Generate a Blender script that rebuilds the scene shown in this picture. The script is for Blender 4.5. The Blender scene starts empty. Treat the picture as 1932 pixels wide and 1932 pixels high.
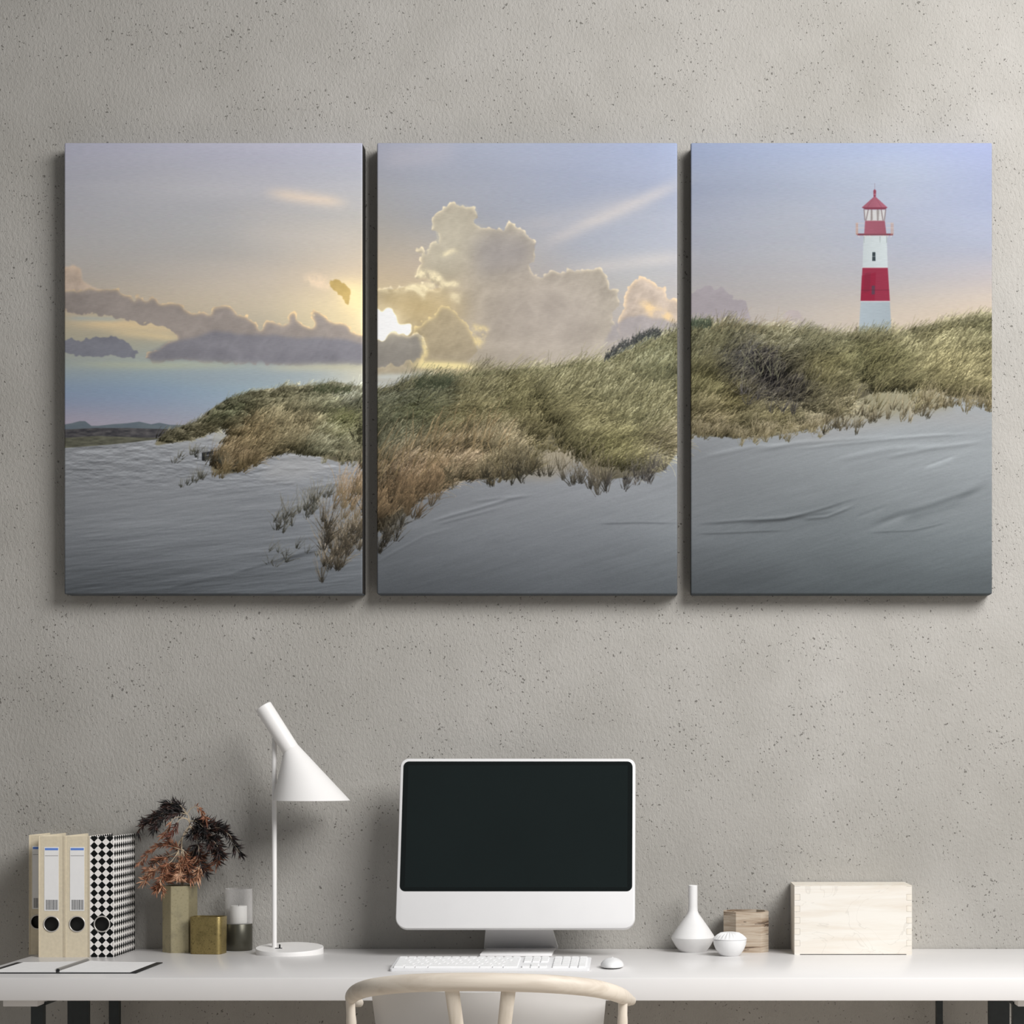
import bpy, bmesh, math, random
import numpy as np
from mathutils import Vector, Matrix
PI = math.pi
PRINT_GAIN = (1.10, .94, .79)  # per-panel brightness in the print colour, evening out the light's falloff across the wall
KEY_LOC, KEY_TGT, KEY_SIZE, KEY_POW, KEY_SPREAD = (2.2, -2.9, 3.6), (-.1, 0, 1.2), (2.5, 2.1), 156., 150
AMB, EXPO = .19, .11
# ---- the seaside picture, painted stroke by stroke with numpy (picture units: photograph pixels) ----
AX, AY, AW, AH = 117, 264, 1760, 862
def paint_picture():
    rng = np.random.default_rng(7)
    yy, xx = np.mgrid[0:AH, 0:AW].astype(np.float32)
    xx += AX; yy += AY
    def up(g, h, w):
        gy = np.linspace(0, g.shape[0]-1.001, h); gx = np.linspace(0, g.shape[1]-1.001, w)
        iy = gy.astype(int); ix = gx.astype(int)
        fy = gy-iy; fx = gx-ix
        fy = (fy*fy*(3-2*fy))[:, None]; fx = (fx*fx*(3-2*fx))[None, :]
        a = g[iy][:, ix]; b = g[iy][:, ix+1]; c = g[iy+1][:, ix]; d = g[iy+1][:, ix+1]
        return ((a*(1-fx)+b*fx)*(1-fy)+(c*(1-fx)+d*fx)*fy).astype(np.float32)
    def vnoise(u, v):
        iu = np.floor(u).astype(np.int32); iv = np.floor(v).astype(np.int32)
        fu = u-iu; fv = v-iv
        fu = fu*fu*(3-2*fu); fv = fv*fv*(3-2*fv)
        tab = rng.random((256, 256)).astype(np.float32)
        iu &= 255; iv &= 255; ju = (iu+1) & 255; jv = (iv+1) & 255
        return (tab[iv, iu]*(1-fu)+tab[iv, ju]*fu)*(1-fv)+(tab[jv, iu]*(1-fu)+tab[jv, ju]*fu)*fv
    def fbm(cx, cy, octv=5, gain=.5, billow=False, rot=.6, slope=0.):
        s = np.zeros((AH, AW), np.float32); a = 1; t = 0; th = 0
        for o in range(octv):
            c, q = math.cos(th), math.sin(th)
            u = (xx*c+yy*q)/cx if cx == cy else xx/cx; v = (yy*c-xx*q)/cy if cx == cy else (yy-slope*xx)/cy
            n = vnoise(u, v)
            if billow: n = 1-np.abs(n*2-1)
            s += n*a; t += a; a *= gain; cx = max(1.5, cx/2.03); cy = max(1.5, cy/2.03); th += rot
        return s/t
    def blur(m, r):
        r = max(1, int(r))
        for _ in range(3):
            for ax in (0, 1):
                p = np.pad(m, [(r+1, r) if k == ax else (0, 0) for k in (0, 1)], mode='edge')
                c = np.cumsum(p, axis=ax, dtype=np.float64)
                n = m.shape[ax]
                m = ((np.take(c, np.arange(2*r+1, 2*r+1+n), ax)-np.take(c, np.arange(0, n), ax))/(2*r+1)).astype(np.float32)
        return m
    def poly(pts):
        m = np.zeros((AH, AW), bool); n = len(pts)
        for i in range(n):
            x0, y0 = pts[i]; x1, y1 = pts[(i+1) % n]
            if y0 == y1: continue
            lo = max(0, int(np.ceil(min(y0, y1)-AY))); hi = min(AH-1, int(np.ceil(max(y0, y1)-AY))-1)
            if hi < lo: continue
            ys = yy[lo:hi+1, :1]
            xc = x0+(ys-y0)*(x1-x0)/(y1-y0)
            m[lo:hi+1] ^= xx[lo:hi+1] > xc
        return m.astype(np.float32)
    def sst(a, b, x):
        t = np.clip((x-a)/(b-a), 0, 1); return t*t*(3-2*t)
    def C(*c): return np.array(c, np.float32)
    def mix(img, col, m):
        return img*(1-m[..., None])+(col if np.ndim(col) == 3 else C(*col))*m[..., None]
    # --- sky: a coarse table of colours, smoothly interpolated
    gx = [117, 300, 500, 684, 790, 930, 1080, 1230, 1303, 1500, 1700, 1877]
    gy = [264, 330, 400, 460, 520, 580, 640, 690, 740, 800]
    T = [
     [(168,168,190),(170,170,192),(168,168,190),(165,167,190),(165,170,195),(163,170,195),(155,163,192),(150,160,193),(156,169,206),(156,169,206),(154,167,207),(153,163,208)],
     [(168,168,183),(168,168,181),(166,166,181),(164,166,181),(162,166,184),(157,162,183),(151,158,183),(150,158,186),(156,165,193),(159,168,194),(164,173,196),(150,159,194)],
     [(165,165,176),(166,166,175),(166,165,172),(171,169,172),(164,165,176),(155,159,176),(150,156,177),(156,161,180),(158,164,187),(164,169,187),(162,168,191),(154,162,192)],
     [(169,167,172),(168,166,170),(170,167,168),(180,172,165),(178,171,168),(165,165,172),(154,159,177),(157,162,180),(160,164,182),(166,169,183),(161,166,186),(158,164,188)],
     [(173,166,163),(176,168,164),(184,173,165),(200,181,161),(196,178,162),(182,172,164),(165,167,175),(170,170,175),(169,167,176),(171,169,176),(169,168,178),(176,169,175)],
     [(180,166,148),(186,172,155),(191,178,160),(226,206,166),(208,188,145),(182,172,155),(170,166,165),(174,168,166),(177,170,170),(180,172,170),(188,176,167),(194,178,164)],
     [(164,158,142),(162,158,144),(165,160,148),(205,190,150),(190,172,130),(170,162,148),(164,157,154),(168,160,160),(178,170,168),(183,173,167),(192,176,163),(196,178,162)],
     [(150,160,165),(150,163,168),(152,162,166),(176,176,166),(180,176,160),(176,168,155),(165,160,158),(168,160,160),(180,170,165),(186,174,166),(194,177,163),(196,178,162)],
     [(125,145,178),(128,150,180),(140,160,178),(190,192,190),(190,186,170),(176,168,155),(168,160,158),(168,160,160),(180,170,165),(186,174,166),(194,177,163),(196,178,162)],
     [(160,150,168),(155,152,170),(150,158,175),(180,182,185),(190,186,170),(176,168,155),(168,160,158),(168,160,160),(180,170,165),(186,174,166),(194,177,163),(196,178,162)]]
    T = np.array(T, np.float32)/255*np.array([1.0, 1.0, .972], np.float32)
    X = np.arange(AW)+AX; Y = np.arange(AH)+AY
    ixf = np.interp(X, gx, np.arange(len(gx))); iyf = np.interp(Y, gy, np.arange(len(gy)))
    ix = np.minimum(ixf.astype(int), len(gx)-2); iy = np.minimum(iyf.astype(int), len(gy)-2)
    fx = (ixf-ix)[None, :, None]; fy = (iyf-iy)[:, None, None]
    img = (T[iy][:, ix]*(1-fx)+T[iy][:, ix+1]*fx)*(1-fy)+(T[iy+1][:, ix]*(1-fx)+T[iy+1][:, ix+1]*fx)*fy
    img = np.stack([blur(img[..., k].astype(np.float32), 14) for k in range(3)], -1)
    n1 = fbm(420, 60, 4); img += ((n1-.5)*.05)[..., None]*C(1, .9, .7)
    # thin high wisps
    def wisp(x0, y0, x1, y1, w, col, a):
        nonlocal img
        L = math.hypot(x1-x0, y1-y0); ux, uy = (x1-x0)/L, (y1-y0)/L
        s = (xx-x0)*ux+(yy-y0)*uy; d = (xx-x0)*-uy+(yy-y0)*ux
        m = np.exp(-(d/w)**2)*sst(-.15*L, .3*L, s)*(1-sst(.75*L, 1.15*L, s))
        img = mix(img, col, np.clip(m*a*(.5+fbm(160, 22, 4)), 0, 1))
    wisp(1020, 462, 1290, 342, 13, (.77, .74, .72), .62)
    wisp(960, 440, 1200, 380, 26, (.72, .70, .70), .3)
    wisp(1060, 512, 1300, 482, 14, (.74, .72, .71), .6)
    wisp(505, 362, 650, 384, 12, (.82, .75, .68), .7)
    wisp(711, 300, 860, 280, 25, (.72, .71, .75), .45)
    wisp(440, 420, 700, 470, 40, (.76, .72, .68), .3)
    wisp(130, 605, 360, 618, 12, (.87, .76, .58), .8)
    wisp(200, 622, 350, 640, 9, (.84, .75, .58), .6)
    wisp(121, 600, 230, 602, 5, (.62, .66, .66), .6)
    # sun glow
    r = np.hypot((xx-728)/1.25, yy-607)
    img = mix(img, (.96, .88, .70), np.clip(np.exp(-(r/66)**1.1)*.62, 0, 1))
    bil = fbm(52, 52, 5, .52, True); fine = fbm(18, 18, 4, .6); soft = fbm(130, 80, 4)
    lump = fbm(40, 40, 4, .55, True)
    relief = np.clip((np.roll(lump, -3, 0)-np.roll(lump, 3, 0))*2.2+(np.roll(lump, -3, 1)-np.roll(lump, 3, 1))*1.2, -1, 1)
    puff = fbm(30, 30, 4, .55, True)
    wx1 = fbm(34, 34, 4, .6)-.5+(fbm(11, 11, 3, .6)-.5)*.65; wy1 = puff-.62+(fbm(12, 12, 3, .6, True)-.62)*.7
    Yi, Xi = np.mgrid[0:AH, 0:AW]
    def warp(m, ax_, ay_):
        return m[np.clip((Yi+wy1*ay_).astype(int), 0, AH-1), np.clip((Xi+wx1*ax_).astype(int), 0, AW-1)]
    def cloud(pts, base, lit, edge=7, amp=.5, rim=None, rimw=9, rima=.9, shade=.16, alpha=1., sunk=0., softbot=None):
        """fluffy cloud: polygon with crinkled outline, puffy relief, lit at its rim"""
        nonlocal img
        m = warp(poly(pts), 34*amp, 40*amp)
        m = sst(.15, .85, blur(m, max(1, edge-3)))
        inner = blur(m, rimw)
        col = C(*base)*np.ones((AH, AW, 1), np.float32)
        t = np.clip((bil-.62)*2.2, -.8, .8)+relief*.6
        col = col*(1+shade*t[..., None])
        if sunk: col = col+(np.exp(-r/170)*sunk)[..., None]*C(.45, .33, .06)
        if rim is not None:
            e = np.clip((1-inner)*2, 0, 1)
            near = .25+.75*np.exp(-r/rim)
            k = np.clip((e**1.5)*near*(.35+1.3*fine)*rima, 0, 1)
            gy_ = np.roll(inner, -3, 0)-np.roll(inner, 3, 0)
            k = k*np.clip(.25+gy_*7+np.clip(np.roll(inner, -3, 1)-np.roll(inner, 3, 1), 0, 1)*5, 0, 1)
            col = mix(col, lit, k)
        mm = m*alpha
        if softbot: mm = mm*(1-sst(softbot[0], softbot[1], yy+(soft-.5)*40))
        img = mix(img, col, mm)
    W = (1., .93, .78)
    # left panel
    cloud([(100,498),(128,503),(142,500),(150,512),(155,525),(168,540),(195,548),(240,575),(230,592),(100,588)], (.70,.63,.57), (.88,.77,.66), 6, .4, 700, 8, .8, .1)
    cloud([(100,560),(121,548),(168,545),(185,549),(206,541),(222,548),(238,561),(275,562),(318,570),(345,578),(358,592),(372,588),(396,590),(402,577),(421,573),(440,588),(466,597),(480,606),(488,628),(500,600),(498,596),(515,597),(527,608),(532,618),(548,607),(541,596),(552,588),(562,604),(582,617),(593,619),(592,600),(584,590),(592,580),(602,592),(626,605),(652,617),(690,634),(720,650),(720,686),(640,688),(600,684),(560,690),(480,683),(420,684),(370,683),(300,680),(272,677),(284,664),(312,650),(338,640),(332,630),(308,620),(280,612),(240,606),(200,597),(160,590),(100,587)],
          (.57,.535,.515), (.93,.80,.60), 4, .45, 330, 4, 1.2, .07, .97)
    cloud([(300,680),(272,677),(284,664),(312,648),(345,640),(400,625),(470,630),(560,636),(640,640),(720,655),(720,688),(640,690),(560,690),(480,684),(400,683)], (.475,.475,.51), (.6,.6,.6), 9, .3, None, 8, 0, .06, .85)
    cloud([(100,642),(150,641),(170,637),(186,639),(208,632),(226,640),(244,655),(266,668),(240,673),(200,672),(150,670),(100,669)], (.47,.475,.515), (.6,.58,.56), 4, .4, None, 8, 0, .06, .95)
    wisp(130, 688, 470, 690, 8, (.66, .68, .60), .75); wisp(500, 696, 690, 690, 8, (.70, .69, .60), .7)
    wisp(300, 705, 640, 712, 16, (.55, .60, .64), .6)
    img = mix(img, (.90, .80, .68), np.clip(blur(poly([(572,520),(592,518),(612,525),(628,528),(622,545),(600,540),(585,536)]), 5)*np.clip((fine-.28)*4, .1, 2), 0, 1)*.8)
    img = mix(img, (1., .90, .66), np.clip(blur(poly([(628,528),(690,535),(690,600),(650,575)]), 11), 0, 1)*.75)
    cloud([(622,534),(632,529),(650,535),(660,548),(665,560),(658,577),(652,566),(640,560),(628,548)], (.74,.63,.38), W, 3, .4, None, 6, 0, .1, .9)
    # the big cumulus of the middle panel
    big = [(690,548),(711,543),(740,546),(772,539),(800,536),(812,546),(832,541),(816,530),(792,527),(782,516),(795,505),(800,494),(790,476),(784,467),(796,468),(801,476),(809,462),(824,450),(821,436),(813,431),(818,405),(835,400),(835,392),(856,383),(880,386),(899,391),(903,400),(893,421),(915,423),(930,428),(950,434),(957,417),(965,420),(970,428),(984,425),(990,430),(993,442),(1003,450),(1012,458),(1005,480),(1006,489),(995,500),(1000,516),(1016,522),(1026,512),(1050,510),(1076,512),(1100,513),(1128,505),(1136,515),(1146,530),(1150,545),(1166,548),(1166,570),(1156,590),(1163,612),(1200,640),(1290,690),(1290,760),(690,760)]
    cloud(big, (.655,.625,.575), W, 4, .5, 230, 4, 1.5, .12, .97, .3, (690, 790))
    g = np.clip(blur(poly([(850,560),(1000,470),(1150,540),(1150,700),(900,700)]), 45), 0, 1)
    img = mix(img, (.64, .60, .585), g*.55*(yy < 760))
    g = np.clip(blur(poly([(940,432),(1010,450),(1000,500),(900,520),(880,450)]), 14), 0, 1)
    cm = poly(big)
    img = mix(img, (.56, .545, .56), g*.6*cm)
    g = np.clip(blur(poly([(711,545),(850,545),(880,600),(800,620),(711,590)]), 22), 0, 1)
    img = mix(img, (.83, .72, .48), g*.6*cm)
    g = np.clip(blur(poly([(790,470),(815,395),(890,385),(900,440),(860,520),(800,520)]), 16), 0, 1)
    img = mix(img, (.77, .745, .67), g*.55*cm)
    # bright torn edges inside it
    for (pts, a) in (([(782,512),(812,508),(832,522),(838,536),(826,532),(806,524),(790,524)], .9), ([(800,534),(850,532),(866,528),(862,538),(836,542),(816,548)], .8), ([(712,548),(760,540),(800,534),(815,540),(800,552),(800,568),(794,556),(780,546),(740,550)], .8), ([(850,552),(872,556),(866,572),(852,566)], .55), ([(824,478),(860,470),(862,476),(832,484)], .7)):
        k = blur(poly(pts), 3)
        img = mix(img, (.99, .93, .76), np.clip(k*np.clip((fine-.30)*4, .1, 2), 0, 1)*a)
    # right-hand small cloud and its base
    cloud([(1168,606),(1174,582),(1180,548),(1195,527),(1215,525),(1236,533),(1250,540),(1260,555),(1272,562),(1300,570),(1300,640),(1170,640)], (.70,.64,.585), (.97,.84,.66), 4, .5, 700, 5, 1.1, .14, .95, 0, (600, 680))
    img = mix(img, (.90, .77, .56), np.clip(blur(poly([(1205,568),(1230,574),(1262,590),(1276,600),(1255,608),(1225,592)]), 5)*np.clip((fine-.3)*4, .1, 2), 0, 1)*.75)
    cloud([(1160,612),(1185,596),(1205,590),(1225,596),(1260,608),(1300,615),(1300,680),(1120,680)], (.60,.58,.59), (.7,.66,.62), 7, .4, None, 8, 0, .06, .8, 0, (620, 680))
    # lower clouds round the sun
    cloud([(778,622),(800,600),(822,588),(842,577),(855,584),(868,602),(888,620),(898,640),(902,662),(870,700),(780,690),(770,650)], (.645,.595,.50), (.97,.87,.62), 4, .5, 200, 5, 1.1, .1, .85, .1, (665, 720))
    cloud([(690,638),(720,632),(742,625),(752,630),(770,632),(786,624),(797,640),(806,658),(798,676),(760,686),(690,692)], (.585,.565,.535), W, 3, .45, 200, 4, 1.1, .07, .95)
    # the sun behind its gap
    sun = poly([(690,590),(735,584),(748,594),(752,604),(766,612),(770,626),(754,628),(742,622),(728,634),(690,640)])
    img = mix(img, (1.35, 1.28, 1.1), np.clip(sst(.2, .8, blur(warp(sun, 26, 26), 2)), 0, 1))
    img = mix(img, (1.15, 1.08, .9), np.clip(np.exp(-(np.hypot((xx-722)/1.3, yy-607)/24)**2)*.75, 0, 1))
    k = blur(poly([(776,616),(790,622),(800,640),(806,665),(796,690),(788,690),(800,660),(792,640)]), 3)
    img = mix(img, (.97, .88, .63), np.clip(k*np.clip((fine-.30)*4, .1, 2), 0, 1)*.9)
    k = blur(poly([(890,612),(912,616),(922,622),(914,640),(905,660),(896,640)]), 3)
    img = mix(img, (.93, .84, .60), np.clip(k*np.clip((fine-.32)*4, .1, 2), 0, 1)*.75)
    wisp(780, 688, 900, 694, 8, (.93, .86, .62), 1.2); wisp(800, 704, 960, 706, 9, (.85, .78, .60), .9)
    wisp(690, 712, 820, 708, 6, (.80, .82, .80), 1.0); wisp(680, 726, 800, 720, 9, (.76, .78, .78), .9)
    # right panel: pale clouds over the dune
    cloud([(1290,566),(1308,548),(1325,539),(1338,543),(1345,548),(1360,544),(1370,555),(1390,562),(1407,562),(1410,580),(1425,612),(1290,645)], (.635,.605,.63), (.7,.66,.66), 3, .35, None, 6, 0, .05, .85, 0, (590, 640))
    cloud([(1475,610),(1482,590),(1496,583),(1508,590),(1518,605),(1520,630),(1470,630)], (.68,.63,.64), (.7,.66,.66), 3, .35, None, 6, 0, .05, .6, 0, (595, 630))
    # far hills and heath on the left
    def band(top, bot, ca, cb, sc=4.):
        nonlocal img
        xs = np.array([p[0] for p in top], float); t = np.interp(X, xs, [p[1] for p in top])[None, :]
        b = np.interp(X, [p[0] for p in bot], [p[1] for p in bot])[None, :]
        m = np.clip(yy-t+.5, 0, 1)*np.clip(b-yy+.5, 0, 1)*(xx < 420)
        n = fbm(sc*4, sc, 3)[..., None]
        img = mix(img, C(*ca)*(1-n)+C(*cb)*n, m)
    band([(117,801),(135,798),(150,794),(160,794),(172,803),(185,803),(210,800),(240,798),(262,795),(285,800),(300,797),(320,801),(420,803)], [(117,812),(420,812)], (.38,.42,.46), (.42,.46,.48))
    band([(117,810),(180,807),(240,807),(420,812)], [(117,828),(420,828)], (.22,.22,.24), (.42,.41,.41), 3)
    band([(117,826),(180,822),(240,824),(300,826),(420,826)], [(117,848),(420,840)], (.30,.30,.27), (.46,.46,.40), 3)
    # sand: its top edge follows the dune foot
    stop = np.interp(X, [117,200,250,300,340,400,470,560,690,800,1000,1130,1290,1303,1450,1600,1700,1790,1877], [845,839,834,828,818,800,790,790,790,760,740,720,720,720,720,720,700,700,720])[None, :]
    sm = np.clip(yy-stop+.5, 0, 1)
    v = np.clip((yy-800)/320, 0, 1)
    top_c = C(.592, .603, .622); low_c = C(.402, .420, .440)
    sand = top_c*(1-v[..., None])+low_c*v[..., None]
    right = sst(1000, 1700, xx)[..., None]
    sand = sand*(1-right*.0)+C(-.01, .0, -.005)*right
    # ripples run along the slope (shear the coordinates)
    def ripple(cx, cy, slope, amp, mask=1.):
        nonlocal sand
        sh = fbm(cx, cy, 4, .55, slope=slope)
        d = sh-np.roll(sh, 2, 0)
        sand = sand*(1+np.clip(d*amp, -.35, .35)*mask)[..., None] if np.ndim(mask) else sand*(1+np.clip(d*amp, -.35, .35))[..., None]
    left = 1-sst(620, 760, xx)
    ripple(120, 12, -.10, .42, left*(.5+v))
    ripple(26, 7, 0., .8, left*(1-sst(880, 950, yy)))
    ripple(90, 10, -.30, .18, (1-left)*.6)
    ripple(300, 90, -.25, 1.1, (1-left)*.45+.15)
    sand *= (1+(fbm(260, 110, 3)-.5)*.14)[..., None]
    sand += rng.normal(0, .006, (AH, AW, 1)).astype(np.float32)
    def crease(pts, w, lo, hi, a):
        """a wind-cut edge in the sand: dark lee line under a light crest"""
        nonlocal sand
        xs = np.array([p[0] for p in pts], float); ys = np.array([p[1] for p in pts], float)
        yc = np.interp(X, xs, ys)+up(rng.random((2, int((xs[-1]-xs[0])/14)+3)).astype(np.float32), 2, AW)[0]*3
        on = sst(xs[0], xs[0]+.2*(xs[-1]-xs[0]), X)*(1-sst(xs[0]+.7*(xs[-1]-xs[0]), xs[-1], X))
        d = yy-yc[None, :]
        sand = sand*(1+.62*(lo*np.exp(-((d-w*.6)/w)**2)+hi*np.exp(-((d+w*.7)/w)**2))*a*on[None, :])[..., None]
    for pts, w, lo, hi, a in (
        ([(1303,985),(1380,982),(1480,976),(1560,955),(1640,930)], 3, -.35, .10, 1), ([(1390,985),(1500,972),(1600,957)], 4, -.22, .12, 1),
        ([(1303,1004),(1400,1002),(1500,998)], 2, -.25, .05, 1), ([(1510,977),(1560,972),(1620,948)], 3, -.25, .25, 1),
        ([(1630,998),(1700,972),(1760,955),(1872,915)], 6, .16, -.22, 1), ([(1690,975),(1740,960),(1800,940),(1872,900)], 9, -.22, .08, 1),
        ([(1630,1004),(1720,998),(1800,980)], 2, -.2, .06, 1), ([(1610,975),(1680,950)], 3, .1, -.12, 1),
        ([(1400,850),(1500,835),(1600,828),(1720,820)], 4, -.16, .16, 1), ([(1480,845),(1600,836),(1740,822),(1872,812)], 3, -.15, .2, 1),
        ([(1660,862),(1760,845),(1872,830)], 4, -.16, .16, 1), ([(1740,880),(1810,855)], 3, .2, -.08, 1), ([(1560,868),(1680,845),(1800,838)], 5, -.1, .12, 1),
        ([(1320,860),(1420,840),(1500,836)], 4, -.1, .14, 1), ([(800,985),(880,962),(960,938),(1010,930)], 3, -.22, .2, 1), ([(815,990),(900,968),(960,950)], 3, -.16, .12, 1),
        ([(880,945),(930,938),(1020,930)], 3, -.14, .1, 1), ([(1120,985),(1200,983),(1290,984)], 2, -.25, .04, 1), ([(700,1065),(800,1010),(870,990)], 3, -.08, .1, 1),
        ([(430,1080),(540,1050),(600,1030)], 3, -.2, .06, 1), ([(520,1052),(560,1045),(610,1030)], 4, -.25, .05, 1), ([(300,1110),(420,1085),(560,1060)], 3, -.16, .05, 1), ([(500,1075),(600,1055),(684,1030)], 3, -.12, .08, 1),
        ([(620,1020),(660,1012),(690,990)], 5, -.2, .05, 1), ([(560,925),(610,912),(690,905)], 3, -.14, .05, 1), ([(380,935),(440,925),(500,920)], 2, -.16, .04, 1)):
        crease(pts, w, lo, hi, a)
    # sunlit sand hollows between the tufts
    for pts, col, a, bl in (([(400,812),(425,798),(440,806),(425,835),(400,832)], (.66,.66,.63), .7, 4), ([(320,835),(350,822),(400,815),(390,840),(330,850)], (.60,.61,.62), .6, 5), ([(490,890),(530,858),(550,852),(600,862),(640,880),(560,905),(500,905)], (.62,.62,.62), .5, 8),
                            ([(1000,850),(1040,832),(1085,835),(1100,860),(1070,880),(1010,890)], (.62,.58,.49), .9, 8), ([(940,880),(1060,865),(1090,880),(1040,905),(950,905)], (.56,.53,.47), .7, 7),
                            ([(1560,790),(1620,735),(1690,722),(1780,735),(1800,770),(1700,790),(1600,800)], (.58,.56,.46), .95, 8), ([(1450,826),(1530,800),(1600,792),(1760,770),(1850,772),(1877,800),(1700,800),(1560,830)], (.60,.60,.60), .6, 9)):
        sand = mix(sand, col, blur(poly(pts), bl)*a)
    img = mix(img, sand, sm)
    # shrubs on the skyline
    k = poly([(1140,678),(1165,660),(1190,645),(1205,640),(1225,628),(1240,624),(1245,632),(1220,646),(1190,664),(1160,684)])
    img = mix(img, C(.30,.31,.30)*(.7+fine[..., None]*1.2), sst(.25, .6, blur(k, 3)*(.3+1.4*fine)))
    k = poly([(1303,606),(1325,600),(1340,606),(1343,620),(1303,625)])
    img = mix(img, C(.33,.37,.31)*(.7+fine[..., None]*1.2), sst(.25, .6, blur(k, 3)*(.3+1.4*fine)))
    S = 2
    def rep(a): return np.repeat(np.repeat(a, S, 0), S, 1)
    # --- marram grass: ground tone, then thousands of leaning blades from the back to the front
    ridge = [(285,838),(310,820),(345,803),(370,795),(385,780),(420,757),(470,740),(530,728),(600,727),(620,720),(645,722),(690,730),(711,738),(760,722),(820,706),(840,710),(852,716),(920,705),(960,697),(1040,692),(1090,690),(1130,686),(1180,662),(1230,643),(1290,618),(1303,616),(1345,613),(1400,613),(1470,616),(1520,624),(1560,632),(1620,634),(1680,632),(1720,618),(1780,607),(1830,602),(1885,586)]
    foot = [(285,842),(320,836),(360,830),(385,826),(398,812),(420,800),(440,812),(430,835),(420,860),(395,880),(405,895),(440,893),(480,872),(520,853),(560,856),(610,862),(640,872),(690,868),(690,900),(700,1010),(740,985),(800,935),(860,908),(900,902),(960,905),(1000,890),(1020,850),(1085,840),(1100,880),(1130,905),(1180,900),(1250,890),(1303,818),(1345,824),(1400,826),(1460,822),(1530,808),(1570,792),(1600,765),(1640,742),(1700,730),(1745,735),(1790,748),(1840,755),(1885,775)]
    rx = np.array([p[0] for p in ridge], float); ry = np.array([p[1] for p in ridge], float)
    gm = poly(ridge+foot[::-1])
    big_n = fbm(90, 60, 3); mid_n = fbm(34, 26, 3)
    gcol = C(.44, .42, .35)*(.55+.75*mid_n[..., None])
    img = mix(img, gcol, sst(.35, .65, blur(gm, 4)*(.5+fine)))
    big2 = rep(img).astype(np.float32)
    H2, W2 = AH*S, AW*S
    # --- lighthouse, bench and posts, drawn at twice the picture's resolution
    def quad(pts, col, a=1., sh=0.):
        N = 4
        x0 = min(p[0] for p in pts); x1 = max(p[0] for p in pts); y0 = min(p[1] for p in pts); y1 = max(p[1] for p in pts)
        i0, i1 = int((x0-AX)*S)-1, int((x1-AX)*S)+2; j0, j1 = int((y0-AY)*S)-1, int((y1-AY)*S)+2
        gy_, gx_ = np.mgrid[0:(j1-j0)*N, 0:(i1-i0)*N]
        gx_ = (gx_+.5)/N/S+i0/S+AX; gy_ = (gy_+.5)/N/S+j0/S+AY
        m = np.zeros(gx_.shape, bool); n = len(pts)
        for i in range(n):
            ax_, ay_ = pts[i]; bx_, by_ = pts[(i+1) % n]
            if ay_ == by_: continue
            cr = ((ay_ > gy_) != (by_ > gy_)) & (gx_ < ax_+(gy_-ay_)*(bx_-ax_)/(by_-ay_))
            m ^= cr
        m = m.reshape(j1-j0, N, i1-i0, N).mean((1, 3))[..., None]*a
        c = C(*col)*np.ones((j1-j0, i1-i0, 1), np.float32)
        if sh: c = c*(1+sh*np.linspace(-.5, .5, i1-i0))[None, :, None]
        big2[j0:j1, i0:i1] = big2[j0:j1, i0:i1]*(1-m)+c*m
    def hx(lx, ly): return (1560+lx/6.039, 330+ly/6.039)
    def Q(pts, *a): quad([hx(*p) for p in pts], *a)
    r_hi, r_lo, wh, wl = (.62,.36,.42), (.55,.14,.22), (.70,.735,.745), (.60,.645,.675)
    Q([(418,690),(682,690),(694,1060),(406,1060)], wh, 1., .05)
    Q([(406,1056),(694,1056),(718,1440),(384,1440)], (.56,.21,.29), 1., 0.); Q([(395,1150),(560,1110),(545,1440),(384,1440)], (.53,.10,.20), .35); Q([(430,1120),(500,1110),(490,1330),(420,1340)], (.42,.20,.25), .3)
    Q([(384,1436),(718,1436),(740,1860),(362,1860)], wl, 1., -.06); Q([(384,1434),(718,1434),(718,1446),(384,1446)], (.75,.75,.75), .7)
    Q([(395,1052),(694,1052),(694,1060),(395,1060)], (.76,.76,.75), .8)
    Q([(520,880),(552,880),(554,980),(518,980)], (.16,.20,.22)); Q([(533,880),(539,880),(539,980),(533,980)], (.6,.62,.63), .6); Q([(518,925),(554,925),(554,932),(518,932)], (.6,.62,.63), .6)
    Q([(512,1262),(548,1262),(546,1362),(510,1362)], (.35,.27,.32), .9)
    Q([(390,1310),(712,1308),(712,1314),(390,1316)], (.36,.16,.22), .6)
    Q([(330,668),(760,668),(752,690),(350,690)], (.47,.28,.32))
    for bx in (352, 420, 480, 640, 690, 730): Q([(bx,690),(bx+14,690),(bx+24 if bx < 500 else bx-4,720)], (.78,.74,.72), .8)
    for bx in (424, 606, 680): Q([(bx-6,700),(bx+6,700),(bx+3,775),(bx-3,775)], (.55,.58,.58), .7)
    Q([(436,520),(660,520),(678,672),(426,672)], (.575,.34,.395), 1., -.05)
    Q([(430,400),(670,400),(664,522),(436,522)], (.76,.75,.73), .75)
    for x0, x1 in ((424,434),(474,446),(510,505),(580,580),(618,640),(672,655)): Q([(x0-6,385),(x0+6,385),(x1+6,520),(x1-6,520)], (.50,.45,.46), .95)
    Q([(500,400),(520,400),(524,515),(500,515)], (.52,.49,.48), .8); Q([(565,400),(600,400),(592,515),(570,515)], (.55,.53,.52), .8)
    Q([(398,372),(540,245),(552,245),(692,372),(660,392),(440,392)], (.60,.36,.42), 1., .1); Q([(398,370),(692,370),(660,394),(440,394)], (.47,.24,.30), .9)
    for sx in (460, 625): Q([(sx-4,372),(sx+4,372),(546+(sx-546)*.15,262),(544+(sx-546)*.15,262)], (.48,.28,.34), .6)
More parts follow.
